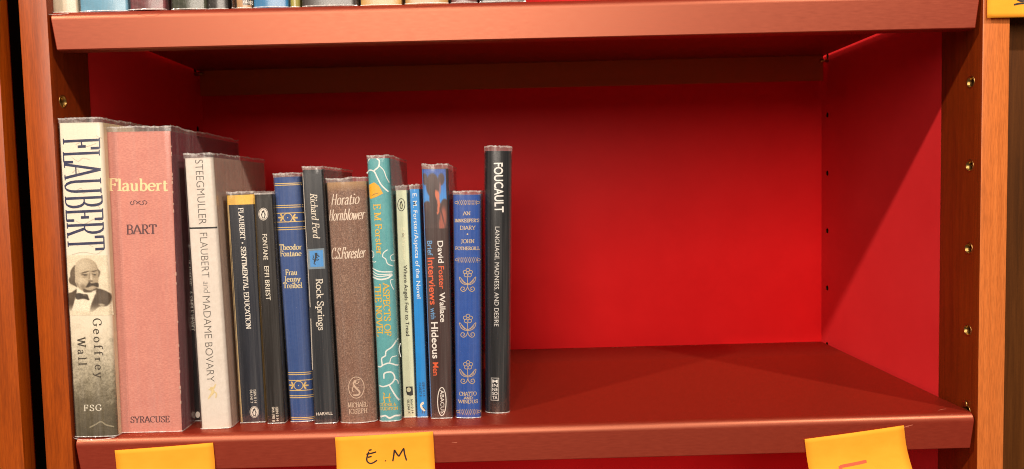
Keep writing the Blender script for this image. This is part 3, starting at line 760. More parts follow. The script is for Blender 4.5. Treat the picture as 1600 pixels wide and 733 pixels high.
def penguin(b, cx, cy, rx, ry, oval, dark, white, ring=True):
    a = b.art()
    if oval: a.ell(cx, cy, rx, ry).done('logo_oval', oval)
    else: a.ring(cx, cy, rx, ry, 1.1).done('logo_ring', dark)
    if ring and oval:
        b.art().ring(cx, cy, rx*.86, ry*.88, .7).done('logo_ring', dark)
    P = [(0, -.62), (.16, -.60), (.24, -.46), (.2, -.3), (.42, -.05), (.5, .25), (.36, .2), (.34, .45), (.2, .6), (.28, .7), (.04, .68), (-.04, .68), (-.28, .7), (-.2, .6), (-.34, .45), (-.36, .2), (-.5, .25), (-.42, -.05), (-.2, -.3), (-.3, -.48), (-.12, -.5)]
    b.art().poly([(cx+x*rx, cy+y*ry) for x, y in P]).done('logo_penguin', dark)
    b.art().poly([(cx+x*rx, cy+y*ry) for x, y in [(0, -.3), (.16, -.15), (.24, .2), (.14, .5), (0, .58), (-.14, .5), (-.24, .2), (-.16, -.15)]]).done('logo_belly', white)
penguin(b, 397.5, 643.7, 7.2, 9.0, rgb(214, 206, 196), rgb(30, 32, 40), rgb(222, 214, 204))
b.sleeve(.0026, amp=.0003)

# --- 6 black-brown EFFI BRIEST
M_dbr = mat_plain('brown_black_card', rgb(23, 16, 12), .36, .5, 0, .14, 90, stretch=(1, 1, .05))
b = Book('brown-black paperback lettered FONTANE EFFI BRIEST with a penguin oval at its head', (397.5, 304.5, 426, 304, 418.5, 662, 446, 661), .128, y=.0245, mats=(M_dbr, M_dbr, M_page), hard=False, wall=.0005, corner=.0008)
penguin(b, 411.5, 334.6, 7.6, 9.8, rgb(226, 218, 206), rgb(30, 26, 24), rgb(232, 226, 214))
a = b.art(); a.text('FONTANE', (410, 366), (412, 406.5), 7.4, bold=.006); a.text('EFFI BRIEST', (412.8, 416), (416, 469.5), 7.4, bold=.006); a.done('title_lettering', rgb(232, 224, 208))
a = b.art(); a.text('ISBN 0 14', (430.6, 636), (431.8, 658), 4.3, bold=.01); a.text('044.190 8', (424.8, 636), (425.8, 659), 4.3, bold=.01); a.done('isbn_lettering', rgb(225, 216, 200))
b.sleeve(.0016, amp=.0003)

# --- 7 blue cloth Fontane
M_blue = mat_cloth('blue_cloth', rgb(40, 72, 134), rgb(48, 80, 140), 2600, .55, .00006, .35)
b = Book('blue cloth book Frau Jenny Treibel with gold lines at head and foot', (425.5, 277, 469, 276.5, 453, 660.5, 491, 659), .12, y=.0270, bulge=.0016, mats=(M_blue, M_blue, M_page), corner=.002)
a = b.art()
for y, x0, x1 in ((287.4, 427, 469.6), (290, 427, 470), (321.6, 429, 472), (324.8, 429, 472), (333.6, 430, 473), (347.4, 431, 474), (356, 431.4, 475), (359.4, 431.6, 475)):
    a.line([(x0, y), (x1, y-1.6)], 1.25)
each(a, 'gold_line', GOLD, .4); a = b.art()
for y, x0, x1 in ((583, 448, 486), (586, 448, 486), (595, 448.8, 487), (610.8, 449.8, 488), (619, 450.4, 488.5), (622, 450.6, 488.6), (653.4, 452.6, 490.4), (656, 452.8, 490.6)):
    a.line([(x0, y), (x1, y-1.4)], 1.25)
each(a, 'gold_line', GOLD, .4)
for cx, cy in ((449.6, 340.2), (466.4, 602.4)):
    a = b.art(); a.ring(cx, cy, 7, 6.8, 1.2); a.ell(cx, cy, .9, .9)
    for s in (-1, 1):
        for dx, dy in ((15.5, .0), (11.5, -5.6), (11.5, 5.6)):
            a.curve([(cx+s*7.6, cy), (cx+s*(7.6+(dx-7.6)*.5), cy+dy*.45), (cx+s*dx, cy+dy)], 2.4, taper=lambda t: .35+1.0*t*(1.35-t)*1.6)
    a.done('gold_ornament', GOLD, .4, .15)
for t, x0, x1, y in (('Theodor', 436, 471, 390.6), ('Fontane', 437.4, 470.6, 400.8), ('Frau', 446, 464.6, 430.2), ('Jenny', 444, 469, 440.4), ('Treibel', 442.4, 472, 450.6)):
    b.art().text(t, (x0, y), (x1, y-.8), 8.6, 'serif', wt=1.5, wn=.75).done('title_lettering', rgb(226, 208, 160), .4, .1); b.layer -= 1
b.sleeve(.0035, amp=.0003)

# --- 8 Richard Ford
M_char = mat_plain('charcoal_card', rgb(28, 31, 38), .36, .5, 0, .16, 90, stretch=(1, 1, .05))
M_wht = mat_plain('white_card', rgb(225, 215, 200), .5, .4)
b = Book('charcoal paperback by Richard Ford with a bright blue square on its spine', (472, 265.5, 504, 265.5, 492, 662.5, 526.5, 661.5), .128, y=.0205, mats=(M_char, M_char, M_page), hard=False, wall=.0005, corner=.0008)
b.art().text('Richard Ford', (484.5, 302.5), (489.5, 372), 10.5, 'serif', shear=.22, wt=1.5, wn=.8).done('author_lettering', rgb(226, 216, 200))
b.art().poly([(479.2, 389.5), (506.6, 387.8), (508.2, 419.6), (481.2, 421)]).done('square_border', rgb(118, 136, 150))
b.art().poly([(483.4, 392.2), (504.4, 390.8), (505.8, 416.4), (485.2, 417.6)]).done('blue_square', rgb(74, 148, 216))
a = b.art(); a.curve([(493.2, 396), (493.6, 401), (492.8, 405), (491.6, 409)], 2.8); a.curve([(491.6, 409), (490.8, 412), (493.4, 413)], 1.4); a.curve([(494, 400), (497, 399.6), (499, 401.6)], 1.5); a.curve([(493.6, 402), (497, 403.4)], 1.2)
a.curve([(493, 406), (496, 406.4), (498.4, 405.4)], 1.5); a.curve([(491.6, 406.4), (488.8, 405), (490.4, 401.6), (489, 399)], 1.2); a.ell(494, 396.8, 2, 1.8); a.curve([(495, 397.6), (497.6, 396.8)], 1); a.done('lion_emblem', rgb(26, 36, 50))
b.art().text('Rock Springs', (493.5, 436), (497.8, 516.5), 10.5, 'serif', wt=1.6, wn=.8).done('title_lettering', rgb(230, 222, 208))
b.art().text('HARVILL', (494.4, 649.2), (520, 647.8), 4.8, bold=.015).done('publisher_lettering', rgb(224, 216, 204))
b.art().line([(485.6, 498), (488.2, 578)], 1.6).line([(472.8, 270), (484.8, 480)], 1.2).done('worn_edge', rgb(190, 182, 172))['kind'] = 'stuff'
b.sleeve(.0030, amp=.0004)

# --- 9 brown cloth Hornblower
def mk_tweed():
    m = bpy.data.materials.new('brown_tweed_bookcloth'); t = NT(m); c = t.coord()
    n = t.noise(t.coord((1, 1, .6)), 1300, 3, .7); n2 = t.noise(t.coord((.6, 1, 1)), 900, 3, .7); big = t.noise(c, 30, 4)
    col = t.ramp(n, [(.32, rgb(98, 72, 60)), (.5, rgb(142, 110, 92)), (.68, rgb(182, 152, 134))])
    col = t.mix(t.ramp(n2, [(.4, (0, 0, 0, 1)), (.6, (.55, .55, .55, 1))]), col, rgb(96, 78, 70))
    col = t.mix(t.ramp(big, [(.35, (.3, .3, .3, 1)), (.65, (0, 0, 0, 1))]), col, rgb(120, 72, 58))
    sp = t.new('ShaderNodeSeparateXYZ'); t.link(c, sp.inputs[0])
    ad = t.new('ShaderNodeMath', operation='MULTIPLY_ADD'); t.link(big, ad.inputs[0]); ad.inputs[1].default_value = .006; t.link(sp.outputs[2], ad.inputs[2])
    mr = t.new('ShaderNodeMapRange'); t.link(ad.outputs[0], mr.inputs[0]); mr.inputs[1].default_value = .200; mr.inputs[2].default_value = .208
    col = t.mix(mr.outputs[0], col, rgb(178, 142, 104))
    t.set(col, .85, 0, .2); t.bump(n, .0003, .8); return m
M_brown = mk_tweed()
b = Book('brown bookcloth volume Horatio Hornblower in white handwriting style letters', (506.5, 285, 571.5, 284, 530, 661.5, 588.5, 660), .125, y=.0190, bulge=.0042, mats=(M_brown, M_brown, M_page), corner=.0030)
a = b.art()
b.art().text('Horatio', (516, 321), (560, 318.5), 17.5, 'nib', shear=.22, wt=1.6, wn=.75).done('title_lettering', rgb(232, 214, 196))
b.art().text('Hornblower', (511.5, 345.5), (568, 342.5), 17.5, 'nib', shear=.22, wt=1.6, wn=.75).done('title_lettering', rgb(232, 214, 196))
b.art().text('C.S.Forester', (515.5, 405.5), (569, 402.5), 17.5, 'nib', shear=.22, wt=1.6, wn=.75).done('title_lettering', rgb(232, 214, 196))

a = b.art(); a.ring(556.6, 605.6, 12.2, 16.6, 1.2)
a.curve([(552, 597), (553, 602), (556, 606), (559, 609), (562, 613), (560, 617), (552, 617.6)], 2.6); a.curve([(553, 597), (557, 594), (562, 593)], 1.1); a.curve([(555, 600), (559, 599), (561, 596)], 1.2); a.curve([(553, 603), (550.5, 608), (552, 613)], 1.4); a.curve([(556, 606), (561, 606)], 1); a.ell(554.6, 596.4, 2.2, 2.4)
a.done('rider_emblem', rgb(206, 178, 156))
a = b.art(); a.text('MICHAEL', (543.6, 637), (574, 635.6), 7.4, 'serif', wt=1.1, wn=.6); a.text('JOSEPH', (544.6, 647), (574, 645.4), 7.4, 'serif', wt=1.1, wn=.6); a.done('publisher_lettering', rgb(206, 180, 158))
b.sleeve(.0040, amp=.0006)

# --- 10 teal
M_teal = mat_cloth('teal_cloth', rgb(84, 160, 168), rgb(98, 174, 178), 2200, .6, .00010, .3)
M_tealside = mat_plain('teal_boards', rgb(58, 132, 140), .5, .4)
b = Book('teal book with white cloud outlines and gold lettering, ASPECTS OF THE NOVEL', (572, 248, 608, 247.5, 592, 658.5, 626.5, 657.5), .122, y=.0213, bulge=.0016, mats=(M_teal, M_tealside, M_page), corner=.003)
a = b.art(); PX = lambda x, y: (565+x/7.72, 235+y/7.72)
a.curve([PX(72, 165), PX(70, 130), PX(95, 100)], 2.0); a.curve([PX(180, 98), PX(212, 125), PX(205, 195), PX(150, 245)], 2.2)
a.curve([PX(52, 275), PX(90, 240), PX(150, 255), PX(190, 330), PX(240, 420), PX(322, 500)], 2.2); a.curve([PX(212, 185), PX(265, 240), PX(295, 320), PX(330, 390)], 1.4)
PY = lambda x, y: (565+x/8.14, 390+y/8.14)
a.curve([PY(115, 20), PY(150, 40), PY(150, 90), PY(122, 108)], 1.3); a.curve([PY(125, 155), PY(160, 162), PY(182, 152)], 1.2)
a.curve([PY(330, 2), PY(280, 40), PY(268, 90), PY(305, 120), PY(330, 180), PY(392, 212)], 1.6); a.curve([PY(400, 60), PY(365, 90), PY(378, 140), PY(412, 150)], 1.3)
a.curve([PY(130, 240), PY(230, 280), PY(390, 285)], 2.0); a.curve([PY(132, 276), PY(220, 318), PY(385, 312)], 1.6); a.curve([PY(132, 312), PY(215, 345), PY(380, 325)], 1.6); a.curve([PY(132, 352), PY(230, 380), PY(330, 365), PY(390, 320)], 2.6)
a.curve([PY(400, 380), PY(365, 395), PY(380, 460), PY(405, 512)], 1.2)
PZ = lambda x, y: (580+x/5.05, 520+y/5.05)
a.curve([PZ(205, 50), PZ(165, 110), PZ(118, 145), PZ(112, 180), PZ(82, 205), PZ(85, 262), PZ(48, 272)], 2.2); a.curve([PZ(85, 258), PZ(140, 240), PZ(210, 262)], 2.2); a.curve([PZ(145, 240), PZ(160, 195), PZ(200, 185)], 1.5)
a.curve([PZ(100, 362), PZ(105, 320), PZ(160, 312), PZ(185, 355), PZ(160, 400), PZ(100, 425), PZ(62, 420)], 2.3); a.curve([PZ(140, 408), PZ(180, 480), PZ(220, 540)], 2.3); a.curve([PZ(185, 365), PZ(205, 380), PZ(212, 410)], 1.4)
a.curve([PZ(70, 668), PZ(110, 655), PZ(145, 672), PZ(190, 655), PZ(228, 658)], 2.6); a.curve([PZ(225, 90), PZ(215, 140), PZ(228, 200)], 1.2)
each(a, 'cloud_outline', rgb(226, 232, 230))
a = b.art(); a.poly([PX(75, 420), PX(150, 385), PX(210, 430), PX(258, 520), PX(180, 560), PX(105, 588), PX(82, 560)]); a.done('yellow_patch', rgb(240, 174, 30))
YG = rgb(228, 184, 56)
b.art().text('E M Forster', (583.6, 319), (588.4, 398), 10.5, 'serif', wt=1.9, wn=.9).done('author_lettering', YG)
b.art().text('ASPECTS OF', (598.2, 443), (601.2, 525), 9.8, 'serif', wt=1.8, wn=.9).done('title_lettering', YG); b.art().text('THE NOVEL', (584.8, 445), (588.8, 526), 9.8, 'serif', wt=1.8, wn=.9).done('title_lettering', YG)
a = b.art()
a.curve([PZ(92, 475), PZ(103, 482), PZ(98, 515), PZ(105, 548), PZ(96, 550)], 1.4); a.curve([PZ(148, 478), PZ(140, 515), PZ(150, 548)], 1.4); a.line([PZ(98, 516), PZ(156, 508)], 1.5); a.done('large_initial', YG); a = b.art()
a.text('ODDER &', (592.8, 635.2), (619, 633.8), 4.4, 'serif', wt=.7, wn=.45); a.text('OUGHTON', (593.2, 641.6), (621.6, 640.4), 4.6, 'serif', wt=.7, wn=.45)
a.done('publisher_lettering', YG)
b.art().curve([PX(120, 545), PX(160, 525), PX(200, 515)], 1.2).done('patch_writing', rgb(170, 130, 50))
b.sleeve(.0030, amp=.0005)

# --- 11 pale green
M_green = mat_plain('pale_green_card', rgb(206, 213, 184), .5, .4, 0, .08, 60)
b = Book('slim pale green paperback, Where Angels Fear to Tread, with black letters', (617.5, 298, 636, 297, 630.5, 652.5, 650.5, 652.5), .11, y=.0315, mats=(M_green, M_green, M_page), hard=False, wall=.0004, corner=.0007)
penguin(b, 627, 320, 5.6, 9.6, None, rgb(52, 54, 44), rgb(204, 208, 168))
b.art().text('E.M.Forster', (627.2, 356), (629.8, 407), 5.8, bold=.005).done('author_lettering', rgb(240, 238, 205))
b.art().text('Where Angels Fear to Tread', (630.4, 414.5), (634.6, 525), 5.8, bold=.012).done('title_lettering', rgb(34, 32, 28))
a = b.art(); a.poly([(634.2, 604.2), (644.6, 603.8), (645.4, 617), (641.5, 618.4), (636.5, 617), (634.6, 612)]); a.done('black_badge', rgb(30, 30, 28))
b.art().ell(638.8, 609, 3.4, 3.6).done('badge_disc', rgb(206, 208, 170))
a = b.art(); a.text('Isbd 0 14', (641.6, 624), (643.2, 646), 3.6, bold=.012); a.text('00.1344 X', (636, 624.4), (637.6, 646.4), 3.8, bold=.012); a.done('isbn_lettering', rgb(48, 48, 40))
b.sleeve(.0042, amp=.0008)

# --- 12 bright blue
M_cyan = mat_plain('bright_blue_card', rgb(0, 134, 214), .4, .45, 0, .08, 60)
b = Book('slim bright blue paperback, Aspects of the Novel in white, with a pelican at the foot', (639.5, 296, 656, 295.5, 651.5, 652.5, 669, 652), .11, y=.0305, mats=(M_cyan, M_cyan, M_page), hard=False, wall=.0004, corner=.0007)
b.art().text('E. M. Forster/Aspects of the Novel', (644.6, 302.5), (651.6, 466.5), 6.6, bold=.004).done('title_lettering', rgb(232, 238, 240))
a = b.art(); a.text('ISBN 0 14', (659.6, 597), (661, 619.5), 3.6, bold=.006); a.text('02.0557 8', (654.4, 598), (655.8, 619.5), 3.6, bold=.006); a.done('isbn_lettering', rgb(14, 62, 104))
a = b.art(); a.curve([(660.5, 628.4), (658, 632), (658.6, 636), (661, 639.5), (664.4, 642)], 2.6, taper=lambda t: .5+1.3*t*(1.3-t)*1.5); a.curve([(661, 628), (661.4, 630.6), (659.4, 632.4)], 1.6); a.curve([(658.6, 630.6), (656.8, 635)], .9); a.done('pelican_emblem', rgb(236, 226, 208))
b.art().curve([(660.6, 636), (663, 638.6), (665, 641)], 1.2).curve([(660.6, 641.5), (659.4, 646)], .9).curve([(663.4, 642.6), (663, 646)], .9).done('pelican_shading', rgb(24, 40, 62))
b.sleeve(.0042, amp=.0008)

# --- 13 brown photographic
M_dfw = mat_plain('brown_glossy_card', rgb(62, 40, 38), .28, .55, 0, .2, 110, stretch=(1, 1, .03))
M_dfws = mat_plain('black_glossy_board', rgb(34, 30, 34), .28, .55)
b = Book('brown paperback by David Foster Wallace with a dark figure against blue sky on its spine', (659, 264, 700, 264, 673.5, 655, 707, 654), .128, y=.0255, bulge=.0006, mats=(M_dfw, M_dfws, M_page), hard=False, wall=.0005, corner=.0010)
def cover13(u, v):
    st = (math.sin(u*70)+math.sin(u*113+1))*.03
    c = over((52, 88, 168), (66, 140, 216), smooth(.0, .5, v))
    dk = (78, 58, 56)
    m = max(blob(u, v, .43, .28, .29, .21, 0, .12), blob(u, v, .43, .52, .17, .3, 0, .12), .95*blob(u, v, .10, .17, .12, .10, 10, .2), .95*blob(u, v, .80, .17, .14, .10, -10, .2),
            blob(u, v, .16, .80, .30, .26, 0, .08), blob(u, v, .62, .86, .42, .30, 0, .08), blob(u, v, .92, .70, .22, .20, 0, .1), smooth(.72, .8, v))
    c = over(c, dk, m)
    c = over(c, (52, 40, 42), .6*blob(u, v, .43, .62, .14, .34, 0, .6)); c = over(c, (54, 42, 44), .6*blob(u, v, .14, .86, .14, .16, 0, .5))
    o = (206, 112, 82)
    c = over(c, o, .95*max(blob(u, v, .62, .45, .085, .085, 20, .3), blob(u, v, .56, .42, .05, .07, 0, .3), blob(u, v, .655, .56, .06, .09, -12, .3), blob(u, v, .63, .67, .045, .08, 10, .3), blob(u, v, .585, .74, .03, .025, 0, .4)))
    c = over(c, (176, 104, 84), .7*blob(u, v, .74, .32, .035, .10, 8, .5))
    c = over(c, (176, 96, 80), .85*max(blob(u, v, .82, .84, .13, .2, 22, .4), blob(u, v, .72, .95, .09, .12, 0, .4)))
    c = over(c, (70, 50, 50), .7*blob(u, v, .80, .80, .03, .18, -28, .5))
    return tuple(max(0, x*(1+st)) for x in c)
paint(b, 'picture_print', ((659.3, 264.4), (696, 264.4), (664, 357), (699.2, 357)), 44, 96, cover13, .28)
b.art().poly([(659.1, 264.2), (660.6, 264.2), (674.4, 652), (673, 652)]).done('blue_edge', rgb(80, 120, 180))
def run(col, *items):
    a = b.art()
    for t, p0, p1, h, bo in items: a.text(t, p0, p1, h, bold=bo)
    a.done('title_lettering', col, .35)
run(rgb(236, 230, 224), ('David', (683.6, 376.5), (685, 411), 9, .014), ('Wallace', (686.6, 457), (688.2, 503.5), 9, .014), ('Hideous', (673.6, 503.5), (676, 560.5), 11, .016))
run(rgb(226, 96, 54), ('Foster', (685.2, 416), (686.6, 451.5), 9, .014), ('Interviews', (668.2, 403), (672, 476.5), 11, .016), ('Men', (676.2, 566.5), (677, 587), 9, .014))
run(rgb(104, 156, 206), ('Brief', (667.4, 376.5), (668.4, 399.5), 8.2, .012), ('with', (672.6, 481.5), (673.4, 499), 8, .012))
b.art().ring(690.4, 627.4, 6.6, 22, 1.3).done('oval_ring', rgb(232, 226, 218))
b.art().text('ABACUS', (687.6, 609.5), (688.8, 646), 6.2, bold=.004).done('publisher_lettering', rgb(232, 226, 218))
b.sleeve(.0042, amp=.0006)

# --- 14 blue cloth Innkeeper
M_roy = mat_cloth('royal_blue_cloth', rgb(16, 72, 160), rgb(22, 80, 168), 2400, .5, .00008, .4)
b = Book('royal blue cloth book with zigzag borders and three gold flowers up its spine', (707, 305, 751, 304, 712, 653.5, 751.5, 653), .122, y=.0243, bulge=.0018, mats=(M_roy, M_roy, M_page), corner=.002)
FG = rgb(206, 178, 138)
a = b.art()
def zig(y0, y1, x0, x1):
    a = b.art(); n = 5; w = (x1-x0-8)/n
    for k in range(n):
        xa = x0+4+k*w; a.line([(xa, y1), (xa+w*.5, y0), (xa+w, y1)], .7); a.line([(xa, y0), (xa+w*.5, y1), (xa+w, y0)], .55)
    for x, s in ((x0+2, 1), (x1-2, -1)): a.ring(x, (y0+y1)/2, 2.4, 1.8, .8, 12)
    a.done('zigzag_border', FG, .4, .25); b.layer -= 1
zig(312.5, 320.5, 711, 749); zig(402, 410.5, 711.5, 750); zig(639.5, 648, 713, 751)
for cy in (439, 510.5, 583):
    a = b.art(); cx = 730.6+(cy-439)*.002
    for k in range(5): t = -math.pi/2+k*2*math.pi/5; a.ring(cx+.4+4.6*math.cos(t), cy-12.5+4.4*math.sin(t), 2.9, 2.7, 1.0, 12)
    a.ring(cx+.4, cy-12.5, 2.2, 2.2, .8, 12)
    a.curve([(cx-.4, cy-6), (cx, cy+2), (cx+.4, cy+10)], 1.0)
    for s in (-1, 1):
        a.curve([(cx, cy+5), (cx+s*5, cy+2), (cx+s*12.5, cy-6), (cx+s*11, cy+1), (cx+s*6, cy+5), (cx, cy+6)], 1.0)
        a.curve([(cx, cy+5), (cx+s*5.5, cy+2.6), (cx+s*10, cy-2)], .7)
        for q in (.35, .6, .8): a.line([(cx+s*10*q, cy+5-7*q), (cx+s*(10*q+1.6), cy+5.6-6*q+1.2)], .6)
        a.curve([(cx, cy+9), (cx+s*2.4, cy+14), (cx+s*7, cy+16.6), (cx+s*10.8, cy+13.6), (cx+s*9, cy+9.6), (cx+s*5.4, cy+10.4), (cx+s*5.4, cy+13.2), (cx+s*7.4, cy+13.4)], 1.1)
    a.done('flower_ornament', FG, .4, .25); b.layer -= 1
b.layer += 1
for t, x0, x1, y, h in (('AN', 723.6, 735, 336.4, 5.6), ("INNKEEPER'S", 710.4, 748.6, 347.4, 5.2), ('DIARY', 718.6, 742.6, 359, 5.8), ('JOHN', 720.4, 741, 380, 5.8), ('FOTHERGILL', 711.4, 749.4, 390.8, 5), ('CHATTO', 717.6, 744.6, 618.4, 5.8), ('AND', 725, 738.4, 624, 4), ('WINDUS', 716, 746.6, 630.4, 5.4)):
    b.art().text(t, (x0, y), (x1, y-.3), h, 'serif', wt=1.0, wn=.62).done('title_lettering', rgb(212, 190, 158), .4, .2); b.layer -= 1
b.art().ell(730.4, 366, 1.3, 1.3).done('title_dot', rgb(212, 190, 158), .4, .2)
b.sleeve(.0036, amp=.0005)

# --- 15 FOUCAULT
M_fou = mat_plain('slate_black_jacket', rgb(20, 21, 26), .30, .55, 0, .16, 70, stretch=(1, 1, .06))
b = Book('tall black book titled FOUCAULT, last in the row beside the empty shelf', (757, 236, 800, 236, 758.5, 647, 796.5, 645), .14, y=.0365, bulge=.0030, mats=(M_fou, M_fou, M_page), corner=.0034)
b.art().text('FOUCAULT', (771.8, 254.5), (773.2, 332), 14.4, bold=.020).done('title_lettering', rgb(238, 236, 232))
b.art().text('LANGUAGE, MADNESS, AND DESIRE', (773.6, 354.3), (772, 510), 7.4, bold=.0).done('subtitle_lettering', rgb(216, 214, 210))
b.art().poly([(767.2, 590.4), (779.8, 590.4), (779.4, 626), (766.8, 626)]).done('badge_border', rgb(200, 198, 194))
b.art().poly([(768, 591.3), (779, 591.3), (778.6, 625.1), (767.6, 625.1)]).done('badge', rgb(26, 28, 34))
a = b.art()
for k, t in enumerate(('M', 'IN', 'NE', 'SO', 'TA')):
    a.text(t, (769.2-.06*k, 598.2+6.4*k), (777.6-.06*k, 598.2+6.4*k), 5.2, bold=.012)
a.done('publisher_lettering', rgb(238, 236, 232))
b.sleeve(.0044, amp=.0006, off=.0009)

# ---------------------------------------------------------------- books on the shelf above, only their feet in view
UPB = []
UP = [
 ('cream spined book at the end of the upper row by the post', 71, 121, 13.2, rgb(226, 208, 178), .014, .5),
 ('light blue spined book in the upper row between cream and maroon ones', 122.5, 199.5, 12.2, rgb(112, 178, 212), .012, .45),
 ('mottled maroon spined book in the upper row beside the light blue one', 201, 258, 12.4, rgb(120, 48, 56), .010, .4),
 ('mottled dark green book in wrinkled plastic in the upper row', 266, 322, 9.8, rgb(52, 58, 36), .012, .3),
 ('narrow near-black book in the upper row beside the mottled green one', 324, 356, 8.6, rgb(42, 36, 34), .014, .35),
 ('thin brown book in the upper row beside the tan lettered one', 361, 365.5, 9, rgb(80, 40, 22), .012, .5),
 ('tan and black spined book in the upper row with the letters ntag at its foot', 367, 393, 7.6, rgb(206, 160, 110), .013, .5),
 ('vivid blue spined book in the upper row between ntag and yellow-green spines', 394.5, 450, 6.6, rgb(14, 134, 198), .012, .35),
 ('narrow yellow-green book in the upper row between blue and dark spines', 451.5, 468.5, 5.6, rgb(176, 168, 60), .014, .5),
 ('wide dark brown book in the upper row between yellow-green and gold spines', 471, 558, 5.6, rgb(56, 44, 40), .012, .3),
 ('gold spined book in wrinkled plastic in the upper row', 562, 628, 3.2, rgb(220, 170, 84), .014, .35),
 ('ochre spined book in the upper row between the gold and dark maroon ones', 632, 701, 2.8, rgb(200, 150, 74), .012, .4),
 ('dark maroon book in the upper row before the last black one', 704, 746, 2.0, rgb(110, 36, 26), .012, .4),
 ('black book at the end of the upper row', 749, 822, .9, rgb(34, 28, 28), .012, .35),
]
for i, (lab, x0, x1, yb, col, y, ro) in enumerate(UP):
    col = tuple(c*.72 for c in col[:3])+(1,)
    m = mat_plain('upper_book_cover', col, ro, .5, 0, .45 if 'mottled' in lab else .14, 160 if 'mottled' in lab else 70, .0003 if 'wrinkled' in lab or 'mottled' in lab else 0, 220)
    hgt = random.Random(i).uniform(.20, .25)
    b = Book(lab, (None, None, None, None, x0, yb, x1, yb-.8), .14, y=y-.006, bulge=.0018, mats=(m, m, M_page), z=H+sag(at_y((x0+x1)/2, yb, y)[0]), top=hgt, corner=.0012, group='books on the upper shelf', wall=min(.002, (x1-x0)*.00012))
    if 'ntag' in lab:
        b.art().poly([(376.5, -30), (393.6, -30.4), (393.6, 7), (379.5, 7.4)]).done('black_panel', rgb(30, 26, 26))
        b.art().text('ntag', (380.4, 5.2), (393, 4.6), 6.4, 'serif').done('title_lettering', WHITE)
    b.sleeve(.003, amp=.0003); UPB.append(b)

# ---------------------------------------------------------------- sticky notes
def mk_note():
    m = bpy.data.materials.new('orange_note_paper'); t = NT(m)
    n = t.noise(t.coord((.5, 1, 1)), 60, 4); n2 = t.noise(t.coord(), 1500, 2)
    t.set(t.ramp(n, [(.3, (.93, .33, .020, 1)), (.7, (.98, .375, .028, 1))]), .75, 0, .2); t.bump(n2, .00004, .5)
    t.b.inputs['Transmission Weight'].default_value = 0; return m
M_note = mk_note()
def note(label, TLp, TRp, size, y0, curl, curl_r, strokes, col, wpx, droop=.076):
    """TLp,TRp: photo pixels of the stuck edge at depth y0; curl: how far the free edge lifts"""
    a, c = at_y(*TLp, y0), at_y(*TRp, y0); ex = (c-a); wd = np.linalg.norm(ex); ex = ex/wd
    dn = np.array([ex[2], 0, -ex[0]]); root = thing('sticky_note', label, 'sticky note', tuple((a+c)/2), 'orange sticky notes')
    org = (a+c)/2; nu, nv = 12, 20
    def surf(u, v):
        s = v*droop; t = max(0, v-.16)/.84; k = curl+(curl_r-curl)*u
        out = k*t**1.7; inw = .20*k*t*t
        return a+ex*(u*wd)+dn*(s-inw)+np.array([0, -out-.0007*math.sin(math.pi*u)*(1-v)-.0003, 0])
    v = [surf(i/nu, j/nv)-org for j in range(nv+1) for i in range(nu+1)]
    f = [(j*(nu+1)+i, j*(nu+1)+i+1, (j+1)*(nu+1)+i+1, (j+1)*(nu+1)+i) for j in range(nv) for i in range(nu)]
    o = mesh_obj('paper', v, f, M_note, root, True); md = o.modifiers.new('thickness', 'SOLIDIFY'); md.thickness = .00012; md.offset = 0
    if strokes:
        V, F = [], []
        for st in strokes:
            P = catmull(st, 6); n = len(P); b0 = len(V)
            for i in range(n):
                d = P[min(n-1, i+1)]-P[max(0, i-1)]; d = d/(np.linalg.norm(d)+1e-9); nn = np.array([-d[1], d[0]])*wpx/2*(.8 if i in (0, n-1) else 1)
                for sg in (1, -1):
                    q = P[i]+nn*sg; V.append(surf(q[0], q[1])-org+np.array([0, -.00022-.000004*(len(F) % 5), 0]))
            F += [(b0+2*i, b0+2*i+1, b0+2*i+3, b0+2*i+2) for i in range(n-1)]
        mesh_obj('handwriting', V, F, ink(col, .5), root)
    return root
def uv(px, py, TLp, TRp, hpx):     # photo pixel -> note coordinates
    w = math.hypot(TRp[0]-TLp[0], TRp[1]-TLp[1]); ex = ((TRp[0]-TLp[0])/w, (TRp[1]-TLp[1])/w)
    d = (px-TLp[0], py-TLp[1]); return ((d[0]*ex[0]+d[1]*ex[1])/w, (-d[0]*ex[1]+d[1]*ex[0])/hpx)
n1 = ((179.5, 703.5), (333, 691.5))
note('blank orange sticky note on the shelf lip below the pink book', *n1, .076, -.0006, .020, .020, None, None, 0)
n2 = ((523.5, 683), (676.5, 674))
E_ = [[(576, 704.6), (581, 703.4)], [(572.5, 711), (580, 709.5), (588, 707)], [(576.5, 706.5), (574, 714), (573.4, 721), (577.5, 725.4), (583, 725), (589.5, 720.5)], [(575, 716), (581, 714.4)],
      [(602.2, 721), (603, 722.4)], [(614, 722.6), (615.4, 713), (616.4, 703.6)], [(616.4, 703.6), (620, 710), (623.4, 714.6)], [(623.4, 714.6), (627, 708), (631, 701)], [(631, 701), (632.4, 711), (635.6, 721.4)]]
E_ = [[uv(x, y, *n2, 150) for x, y in s] for s in E_]
note('orange sticky note handwritten E.M on the shelf lip', *n2, .076, -.0006, .019, .019, E_, rgb(30, 26, 26), .0155)
n3 = ((1257, 686), (1412, 664.5))
R_ = [[uv(x, y, *n3, 150) for x, y in s] for s in ([(1353, 722.5), (1338, 726), (1312, 731)], [(1312, 730), (1313, 742), (1311, 756)], [(1313, 744), (1330, 741)])]
note('curling orange sticky note with red marker strokes at the empty end of the shelf', *n3, .076, -.0006, .027, .034, R_, rgb(232, 92, 60), .034)
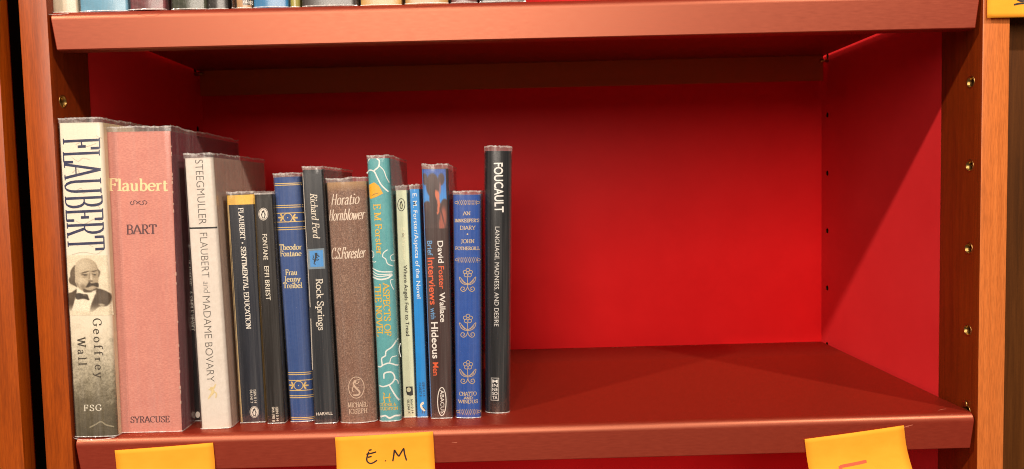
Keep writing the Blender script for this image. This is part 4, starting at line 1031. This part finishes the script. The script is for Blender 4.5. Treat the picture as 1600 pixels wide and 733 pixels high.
T_ = [[(.27, .78), (.42, .74), (.55, .73)], [(.30, .70), (.45, .72)], [(.30, .70), (.36, .62)], [(.5, .60), (.55, .73), (.62, .80)]]
n4 = ((1543.6, -121), (1694, -122.5))
T_ = [[uv(x, y, *n4, 151) for x, y in s] for s in ([(1586, 9.4), (1594, 7.6), (1604, 6.6), (1616, 4)], [(1591, 1), (1597, 3.4), (1604, 3)], [(1594, 1.6), (1602, -9)], [(1616, 4), (1626, -14), (1634, 6)])]
note('orange sticky note with black pen strokes stuck across the top of the right post', *n4, .076, YP-.0016, .0015, .003, T_, rgb(40, 36, 34), .02)

# ---------------------------------------------------------------- plastic feet bulging over the shelf edge, scratches
def foot(bk, dy, dz):
    n = 18; V = []; w = bk.wb/2+.0006
    for i in range(n+1):
        t = -1+2*i/n; k = (1-t*t)**.7
        for q in (0, 1): V.append((t*w, -.0008-dy*k*(.93+.07*q), .0007-dz*k-.00045*q*(k > .05)))
    o = mesh_obj('sleeve_foot', V, [(2*i, 2*i+2, 2*i+3, 2*i+1) for i in range(n)], M_rim, bk.root, True)
foot(UPB[0], .0075, .0030); foot(UPB[2], .0080, .0018); foot(UPB[11], .007, .001); foot(B1, .0042, .0012)
M_scr = ink(rgb(206, 120, 94), .6)
def scratch(pts, y=None, z=None):
    P = [at_y(u, v, y) if z is None else at_z(u, v, z) for u, v in pts]; V = []
    for i, p in enumerate(P):
        h = .00022*(.5+random.random())
        V += [p+np.array([0, 0, h]), p-np.array([0, 0, h])] if z is None else [p+np.array([0, h*2, 0]), p-np.array([0, h*2, 0])]
    o = mesh_obj('scratch', V, [(2*i, 2*i+1, 2*i+3, 2*i+2) for i in range(len(P)-1)], M_scr); incase(o)
scratch([(1396, 672), (1404, 669.4), (1411, 668.8), (1418, 665.6), (1426, 664)], y=-.00012)
scratch([(1405, 671), (1412, 667), (1420, 667)], y=-.00014)
scratch([(1466, 641.4), (1472, 639.6), (1478, 638.8)], z=.00012)
scratch([(706, 691), (714, 691.6)], y=-.00012)
